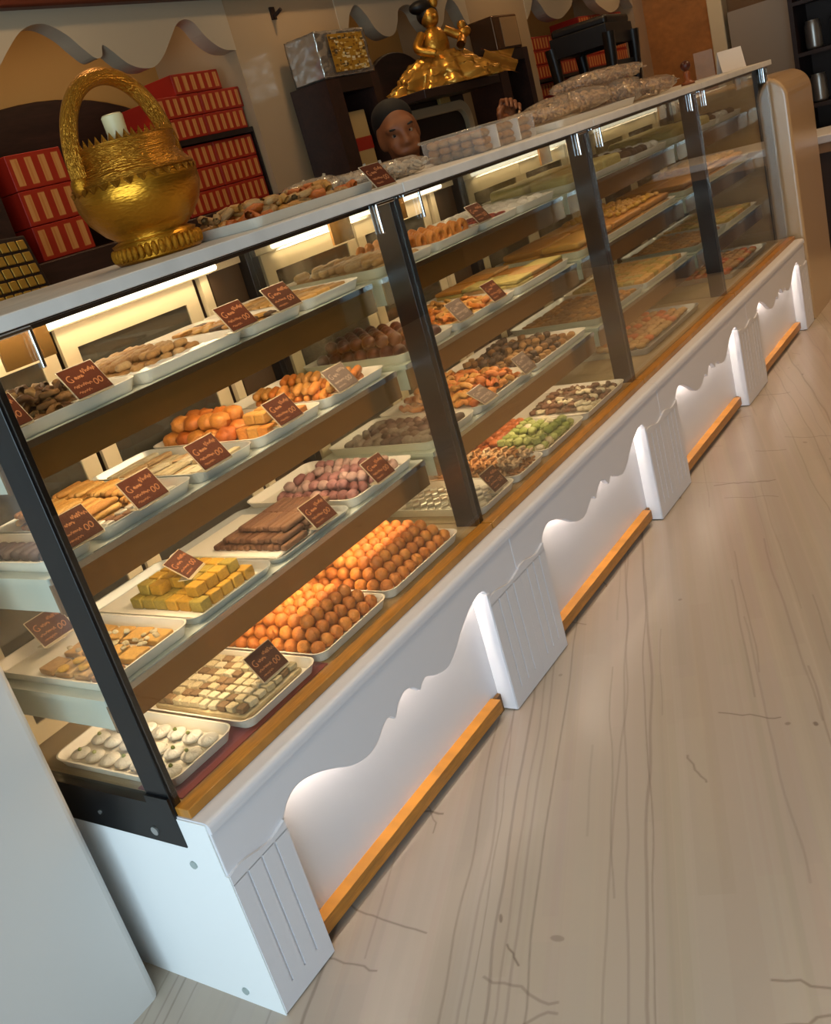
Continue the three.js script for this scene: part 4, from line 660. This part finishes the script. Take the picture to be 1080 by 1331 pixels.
{ // golden draped statue on the shrine shelf
  const t = thing('golden_statue', 'seated golden statue with black hair and spread gold cloth', 'statue', [3.66, 1.61, -1.34], -0.5);
  const gm = M(0xc98f35, 0.3, { metalness: 0.8, bumpMap: bumpTex(91, 128, 30, 30), bumpScale: 0.002 });
  const S = (r, sx, sy, sz, x, y, z) => new THREE.SphereGeometry(r, 20, 14).scale(sx, sy, sz).translate(x, y, z);
  const tube = (pts, r) => new THREE.TubeGeometry(new THREE.CatmullRomCurve3(pts.map(p => new THREE.Vector3(...p))), 18, r, 10, false);
  part(t, 'figure', merge([S(0.07, 1, 1.25, 0.75, 0, 0.19, 0), S(0.045, 1, 1.1, 1, 0, 0.315, 0), tube([[0, 0.24, 0], [0, 0.29, 0]], 0.022), tube([[-0.065, 0.25, 0], [-0.12, 0.19, 0.03], [-0.06, 0.15, 0.08]], 0.021), tube([[0.065, 0.25, 0], [0.13, 0.2, 0.03], [0.08, 0.16, 0.09]], 0.021), S(0.012, 1, 1, 1.4, 0, 0.312, 0.046), S(0.03, 1.2, 0.9, 1, 0.16, 0.22, 0.02), S(0.022, 1, 1, 1, 0.15, 0.25, 0.025)]), gm);
  const drape = new THREE.SphereGeometry(1, 90, 30, 0, Math.PI * 2, 0, Math.PI / 2), p = drape.attributes.position;
  for (let i = 0; i < p.count; i++) { const x = p.getX(i), y = p.getY(i), z = p.getZ(i), a = Math.atan2(z, x), rr = 1 + 0.14 * Math.sin(a * 13) * (1 - y) + 0.22 * fbm(x * 3.2, y * 3.2, z * 3.2); p.setXYZ(i, x * 0.3 * rr * (1 - 0.35 * y), Math.max(0.001, y * 0.17 + 0.02 * fbm(x * 6, y * 6, z * 6 + 4) * (y > 0.02 ? 1 : 0)), z * 0.14 * rr * (1 - 0.2 * y)); } drape.computeVertexNormals();
  part(t, 'gold_cloth', drape, M(0xcf9a42, 0.3, { metalness: 0.7, side: THREE.DoubleSide }));
  const sash = new THREE.PlaneGeometry(0.2, 0.12, 24, 10), q = sash.attributes.position; for (let i = 0; i < q.count; i++) q.setZ(i, 0.02 * Math.sin(q.getY(i) * 90 + q.getX(i) * 20)); sash.computeVertexNormals();
  part(t, 'sash', sash, M(0xc48c3a, 0.35, { metalness: 0.6, side: THREE.DoubleSide }), [0.3, 0.05, 0.06], [-0.3, 0.2, -0.15]);
  part(t, 'hair', merge([S(0.05, 1.05, 0.95, 1, 0, 0.33, -0.014), S(0.045, 1.3, 0.7, 1, -0.03, 0.368, -0.01)]), M(0x0d0908, 0.5));
  part(t, 'crown', merge([S(0.022, 1, 1.2, 1, 0.03, 0.375, 0.015), new THREE.ConeGeometry(0.026, 0.05, 12).translate(0.035, 0.4, 0.01)]), gm);
}
// red boxes of the third niche and the shelves they stand on
{
  const t = thing('box_rack', 'dark wooden rack of red boxes in the third niche', 'rack', [0, 0, 0]);
  part(t, 'body', span(5.36, 7.1, 0, 1.2, -2.05, -1.66, 0.005), mat.darkWood); part(t, 'shelf_board', span(5.36, 7.1, 1.548, 1.568, -2.05, -1.66), mat.dark);
  for (const x of [5.36, 7.08]) part(t, 'upright', span(x, x + 0.02, 1.2, 1.548, -2.05, -1.66), mat.dark);
  for (let r = 0; r < 8; r++) { const y0 = r < 4 ? 1.2 + r * 0.086 : 1.568 + (r - 4) * 0.086; for (let i = 0; i < 6; i++) { if (r > 6 && i < 3) continue; sweetBox(5.4 + i * 0.275, 5.675 + i * 0.275, y0, y0 + 0.086, -1.68, 0.22, r < 4 ? 'red sweet box under the rack board behind the black stool' : 'red sweet box stacked above the rack board behind the black stool', redA, r < 4 ? 'lower red boxes in the rack' : 'upper red boxes in the rack'); } }
}
{ // black plastic stool set up high in front of the rack
  const b = thing('storage_crate', 'plain dark crate under the black stool', 'crate', [5.6, 0, -1.35]); part(b, 'crate_body', rbox(0.72, 1.28, 0.44, 0.01).translate(0, 0.64, 0), mat.dark); part(b, 'crate_lid', rbox(0.76, 0.03, 0.48, 0.01).translate(0, 1.295, 0), mat.dark);
  const t = thing('stool', 'black plastic stool standing in front of the red boxes', 'stool', [5.6, 1.3125, -1.35], 0.1); const bm = M(0x16110f, 0.4);
  part(t, 'seat', rbox(0.52, 0.06, 0.36, 0.025, 3).translate(0, 0.47, 0), bm);
  part(t, 'apron', merge([rbox(0.6, 0.12, 0.02, 0.006).translate(0, 0.39, 0.17), rbox(0.6, 0.12, 0.02, 0.006).translate(0, 0.39, -0.17), rbox(0.02, 0.12, 0.34, 0.006).translate(0.29, 0.39, 0), rbox(0.02, 0.12, 0.34, 0.006).translate(-0.29, 0.39, 0)]), bm);
  for (const x of [-1, 1]) for (const z of [-1, 1]) part(t, 'leg', new THREE.CylinderGeometry(0.045, 0.032, 0.4, 4).rotateY(Math.PI / 4).translate(0, 0.2, 0), bm, [x * 0.28, 0, z * 0.16], [z * 0.06, 0, -x * 0.06 * 0]);
  part(t, 'stretcher', rbox(0.54, 0.03, 0.02, 0.005), bm, [0, 0.22, 0.16]);
}
{ // far end: dark rack with steel vessels, white counter
  const t = thing('utensil_rack', 'dark open rack of steel vessels at the far end of the shop', 'rack', [0, 0, 0]);
  for (const z of [-0.48, 0.6]) part(t, 'upright', span(6.95, 7.35, 0, 2.0, z, z + 0.03), mat.dark);
  for (const y of [0.9, 1.25, 1.58]) part(t, 'rack_board', span(6.95, 7.35, y, y + 0.025, -0.45, 0.6), mat.dark);
  part(t, 'back_board', span(7.35, 7.38, 0, 2.0, -0.48, 0.63), M(0x3a2a22, 0.6));
  const v = new THREE.LatheGeometry([[0, 0], [0.045, 0], [0.055, 0.02], [0.055, 0.16], [0.045, 0.18], [0.05, 0.19]].map(p => new THREE.Vector2(...p)), 20), vm = M(0x9a9690, 0.3, { metalness: 0.8 });
  for (const y of [0.925, 1.275, 1.605]) for (let i = 0; i < 6; i++) single('steel_vessel', `steel vessel on the ${y < 1 ? 'lowest' : y < 1.5 ? 'middle' : 'highest'} rack board, ${['next to', 'second from', 'third from', 'fourth from', 'fifth from', 'sixth from'][i]} the partition panel`, 'vessel', v, vm, [7.06, y, -0.36 + i * 0.17], [0, 0, 0], 'steel vessels on the far rack');
  const c = thing('white_counter', 'white topped counter in front of the far utensil rack', 'counter', [0, 0, 0]);
  part(c, 'counter_top', span(6.2, 6.8, 0.72, 0.77, -0.42, 1.2, 0.008), mat.white); part(c, 'counter_body', span(6.25, 6.78, 0, 0.66, -0.38, 1.18), M(0x2c1d14, 0.5)); part(c, 'under_board', span(6.22, 6.79, 0.66, 0.72, -0.4, 1.19), M(0x8a6a4c, 0.5));
}
// wall hook
{ const t = thing('wall_hook', 'small dark hook on the wall above the niche pillar', 'hook', [2.86, 2.06, -1.62]); part(t, 'plate', box(0.03, 0.05, 0.008), mat.dark, [0, 0, 0.004]); part(t, 'prong', new THREE.CylinderGeometry(0.008, 0.008, 0.05, 8).rotateX(1.2), mat.dark, [0, -0.005, 0.028]); }

// ---------------------------------------------------------------- the man behind the counter
function sdfMesh(prims, lo, hi, cell, smooth) {
  const n = Math.ceil(Math.max(hi[0] - lo[0], hi[1] - lo[1], hi[2] - lo[2]) / cell) + 4, size = n * cell, half = size / 2;
  const c = [(lo[0] + hi[0]) / 2, (lo[1] + hi[1]) / 2, (lo[2] + hi[2]) / 2];
  const mc = new MarchingCubes(n, new THREE.MeshBasicMaterial(), false, false, 400000); mc.isolation = 0;
  const P = prims.map(q => { const [k, ...v] = q; return { k, v }; });
  const f = (x, y, z) => {
    let d = 1e3;
    for (const { k, v } of P) {
      let e;
      if (k === 'c') { const [ax, ay, az, ra, bx, by, bz, rb] = v, dx = bx - ax, dy = by - ay, dz = bz - az, t = Math.max(0, Math.min(1, ((x - ax) * dx + (y - ay) * dy + (z - az) * dz) / (dx * dx + dy * dy + dz * dz + 1e-9))); e = Math.hypot(x - ax - dx * t, y - ay - dy * t, z - az - dz * t) - (ra + (rb - ra) * t); }
      else { const [ax, ay, az, rx, ry, rz] = v, u = Math.hypot((x - ax) / rx, (y - ay) / ry, (z - az) / rz); e = (u - 1) * Math.min(rx, ry, rz); }
      const s = v[8] || smooth, h = Math.max(0, s - Math.abs(d - e)) / s; d = Math.min(d, e) - h * h * s * 0.25;
    } return d;
  };
  const fld = mc.field; for (let k = 0; k < n; k++) for (let j = 0; j < n; j++) for (let i = 0; i < n; i++) { const q = i + n * j + n * n * k; fld[q] = -f(c[0] + ((i - n / 2) / (n / 2)) * half, c[1] + ((j - n / 2) / (n / 2)) * half, c[2] + ((k - n / 2) / (n / 2)) * half); }
  mc.update();
  const cnt = mc.count, pos = mc.positionArray.slice(0, cnt * 3), nor = mc.normalArray.slice(0, cnt * 3);
  for (let i = 0; i < cnt; i++) for (let a = 0; a < 3; a++) pos[3 * i + a] = c[a] + pos[3 * i + a] * half;
  const g = new THREE.BufferGeometry(); g.setAttribute('position', new THREE.BufferAttribute(new Float32Array(pos), 3)); g.setAttribute('normal', new THREE.BufferAttribute(new Float32Array(nor), 3)); g.setAttribute('uv', new THREE.BufferAttribute(new Float32Array(cnt * 2), 2)); return g;
}
{
  // local frame: the man faces +z, his left is +x, feet at y = 0
  const t = thing('person', 'man in a dark maroon shirt standing behind the counter, glancing sideways', 'person', [2.6, 0, -1.0], -0.47);
  const skin = M(0x8a5535, 0.45), H = [0, 1.445, 0.035];
  const h = (x, y, z) => [H[0] + x, H[1] + y, H[2] + z];
  const turnM = new THREE.Matrix4().makeTranslation(...H).multiply(new THREE.Matrix4().makeRotationFromEuler(new THREE.Euler(0.06, -0.32, 0.12, 'YXZ'))).multiply(new THREE.Matrix4().makeTranslation(-H[0], -H[1], -H[2]));
  const onHead = m => { m.updateMatrix(); m.matrix.premultiply(turnM); m.matrix.decompose(m.position, m.quaternion, m.scale); return m; };
  const e = (x, y, z, a, b, c) => ['e', ...h(x, y, z), a, b, c];
  const head = sdfMesh([e(0, 0.028, -0.012, 0.074, 0.088, 0.092), e(0, -0.035, 0.022, 0.06, 0.075, 0.066), e(0, -0.088, 0.045, 0.03, 0.024, 0.03), e(0, 0.032, 0.068, 0.05, 0.018, 0.02), e(0.034, -0.03, 0.062, 0.024, 0.022, 0.02), e(-0.034, -0.03, 0.062, 0.024, 0.022, 0.02),
    ['c', ...h(0, 0.015, 0.085), 0.009, ...h(0, -0.024, 0.1), 0.0105], e(0.012, -0.03, 0.088, 0.007, 0.006, 0.008), e(-0.012, -0.03, 0.088, 0.007, 0.006, 0.008), e(0, -0.055, 0.083, 0.026, 0.008, 0.012), e(0, -0.067, 0.081, 0.022, 0.008, 0.012),
    e(0.075, -0.008, -0.01, 0.01, 0.03, 0.018), e(-0.075, -0.008, -0.01, 0.01, 0.03, 0.018), ['c', ...h(0, -0.06, -0.02), 0.052, 0, 1.25, -0.01, 0.058]], [-0.1, 1.24, -0.1], [0.1, 1.58, 0.16], 0.0045, 0.022).applyMatrix4(turnM);
  const sL = [0.175, 1.23, 0], eL = [0.43, 1.255, 0.0], wL = [0.62, 1.36, -0.14], sR = [-0.175, 1.2, 0], eR = [-0.23, 0.93, 0.05], wR = [-0.16, 0.86, 0.28];
  const arms = sdfMesh([['c', ...sL, 0.046, ...eL, 0.04], ['c', ...eL, 0.04, ...wL, 0.027], ['c', ...sR, 0.046, ...eR, 0.04], ['c', ...eR, 0.04, ...wR, 0.027], ['c', -0.17, 1.19, 0, 0.04, 0.17, 1.19, 0, 0.04], ['c', 0, 1.19, 0, 0.05, 0, 1.3, 0, 0.054]], [-0.35, 0.78, -0.22], [0.7, 1.45, 0.35], 0.012, 0.03);
  const handAt = (w, up, side, out) => { // palm with four curled fingers and a thumb leaving the side of the palm
    const V = (a, b, c) => [w[0] + up[0] * a + side[0] * b + out[0] * c, w[1] + up[1] * a + side[1] * b + out[1] * c, w[2] + up[2] * a + side[2] * b + out[2] * c], p = [];
    p.push(['c', ...V(-0.02, 0, 0), 0.026, ...V(0.03, 0, 0), 0.026], ['c', ...V(0.03, -0.022, 0), 0.016, ...V(0.07, -0.028, 0), 0.014], ['c', ...V(0.03, 0.02, 0), 0.016, ...V(0.07, 0.026, 0), 0.014], ['c', ...V(0.07, -0.028, 0), 0.014, ...V(0.07, 0.026, 0), 0.014]);
    const len = [0.036, 0.042, 0.039, 0.03]; for (let i = 0; i < 4; i++) { const b = -0.03 + i * 0.0195, l = len[i]; p.push(['c', ...V(0.076, b, 0), 0.0088, ...V(0.076 + l * 0.9, b * 1.1, 0.012), 0.0082], ['c', ...V(0.076 + l * 0.9, b * 1.1, 0.012), 0.008, ...V(0.076 + l * 0.95, b * 1.1, 0.042), 0.0076], ['c', ...V(0.076 + l * 0.95, b * 1.1, 0.042), 0.0074, ...V(0.07 + l * 0.4, b * 1.1, 0.05), 0.007]); }
    p.push(['c', ...V(0.012, -0.03, 0.01), 0.013, ...V(0.045, -0.05, 0.025), 0.0105], ['c', ...V(0.045, -0.05, 0.025), 0.0105, ...V(0.075, -0.046, 0.036), 0.0088]);
    const q = V(0.05, 0, 0.02), R = 0.1; return sdfMesh(p, [q[0] - R, q[1] - R, q[2] - R], [q[0] + R, q[1] + R, q[2] + R], 0.0045, 0.008);
  };
  const nrm = v => { const l = Math.hypot(...v); return v.map(x => x / l); };
  const handL = handAt(wL, nrm([0.45, 0.85, -0.2]), nrm([0.8, -0.4, 0.1]), nrm([0.1, -0.1, 1])), handR = handAt(wR, nrm([0.3, -0.2, 1]), nrm([1, 0, -0.3]), nrm([0, -1, -0.1]));
  const body = part(t, 'body', merge([head, arms, handL, handR]), skin);
  part(t, 'hair', sdfMesh([e(0, 0.064, -0.029, 0.081, 0.072, 0.089), e(0, 0.012, -0.05, 0.079, 0.08, 0.062)], [-0.1, 1.36, -0.13], [0.1, 1.6, 0.11], 0.0055, 0.02).applyMatrix4(turnM), M(0x080504, 0.8));
  for (const s of [-1, 1]) { const w = onHead(part(t, 'eye', new THREE.SphereGeometry(0.0125, 14, 10), M(0x9a8470, 0.4), h(s * 0.031, 0.006, 0.0675))); part(w, 'iris', new THREE.SphereGeometry(0.0062, 10, 8), M(0x120a06, 0.2), [-0.003, 0.001, 0.0085]); onHead(part(t, 'eyebrow', new THREE.CapsuleGeometry(0.004, 0.026, 3, 6).rotateZ(Math.PI / 2 + s * 0.12), M(0x0c0807, 0.6), h(s * 0.032, 0.029, 0.085))); }
  onHead(part(t, 'lips', new THREE.SphereGeometry(1, 14, 8).scale(0.022, 0.0065, 0.008), M(0x5a2f24, 0.5), h(0, -0.061, 0.0925)));
  part(t, 'shirt', sdfMesh([['c', -0.15, 1.17, 0, 0.075, 0.15, 1.17, 0, 0.075], ['e', 0, 1.06, 0, 0.2, 0.2, 0.125], ['e', 0, 0.88, 0, 0.175, 0.18, 0.12], ['c', ...sL, 0.068, 0.29, 1.245, 0.0, 0.06], ['c', ...sR, 0.07, -0.205, 1.05, 0.03, 0.062]], [-0.35, 0.7, -0.2], [0.4, 1.34, 0.25], 0.013, 0.05), M(0x2c120d, 0.75));
  part(t, 'trousers', sdfMesh([['e', 0, 0.78, 0, 0.165, 0.12, 0.115], ['c', -0.09, 0.75, 0, 0.088, -0.1, 0.43, 0.01, 0.062], ['c', -0.1, 0.43, 0.01, 0.062, -0.1, 0.07, -0.01, 0.05], ['c', 0.09, 0.75, 0, 0.088, 0.1, 0.43, 0.01, 0.062], ['c', 0.1, 0.43, 0.01, 0.062, 0.1, 0.07, -0.01, 0.05]], [-0.25, 0, -0.2], [0.25, 0.95, 0.2], 0.014, 0.04), M(0x17151a, 0.8));
  for (const s of [-1, 1]) part(t, 'shoe', rbox(0.095, 0.08, 0.25, 0.035, 3), M(0x0e0c0b, 0.5), [s * 0.1, 0.041, 0.045]);
}
renderer.render(scene, camera);
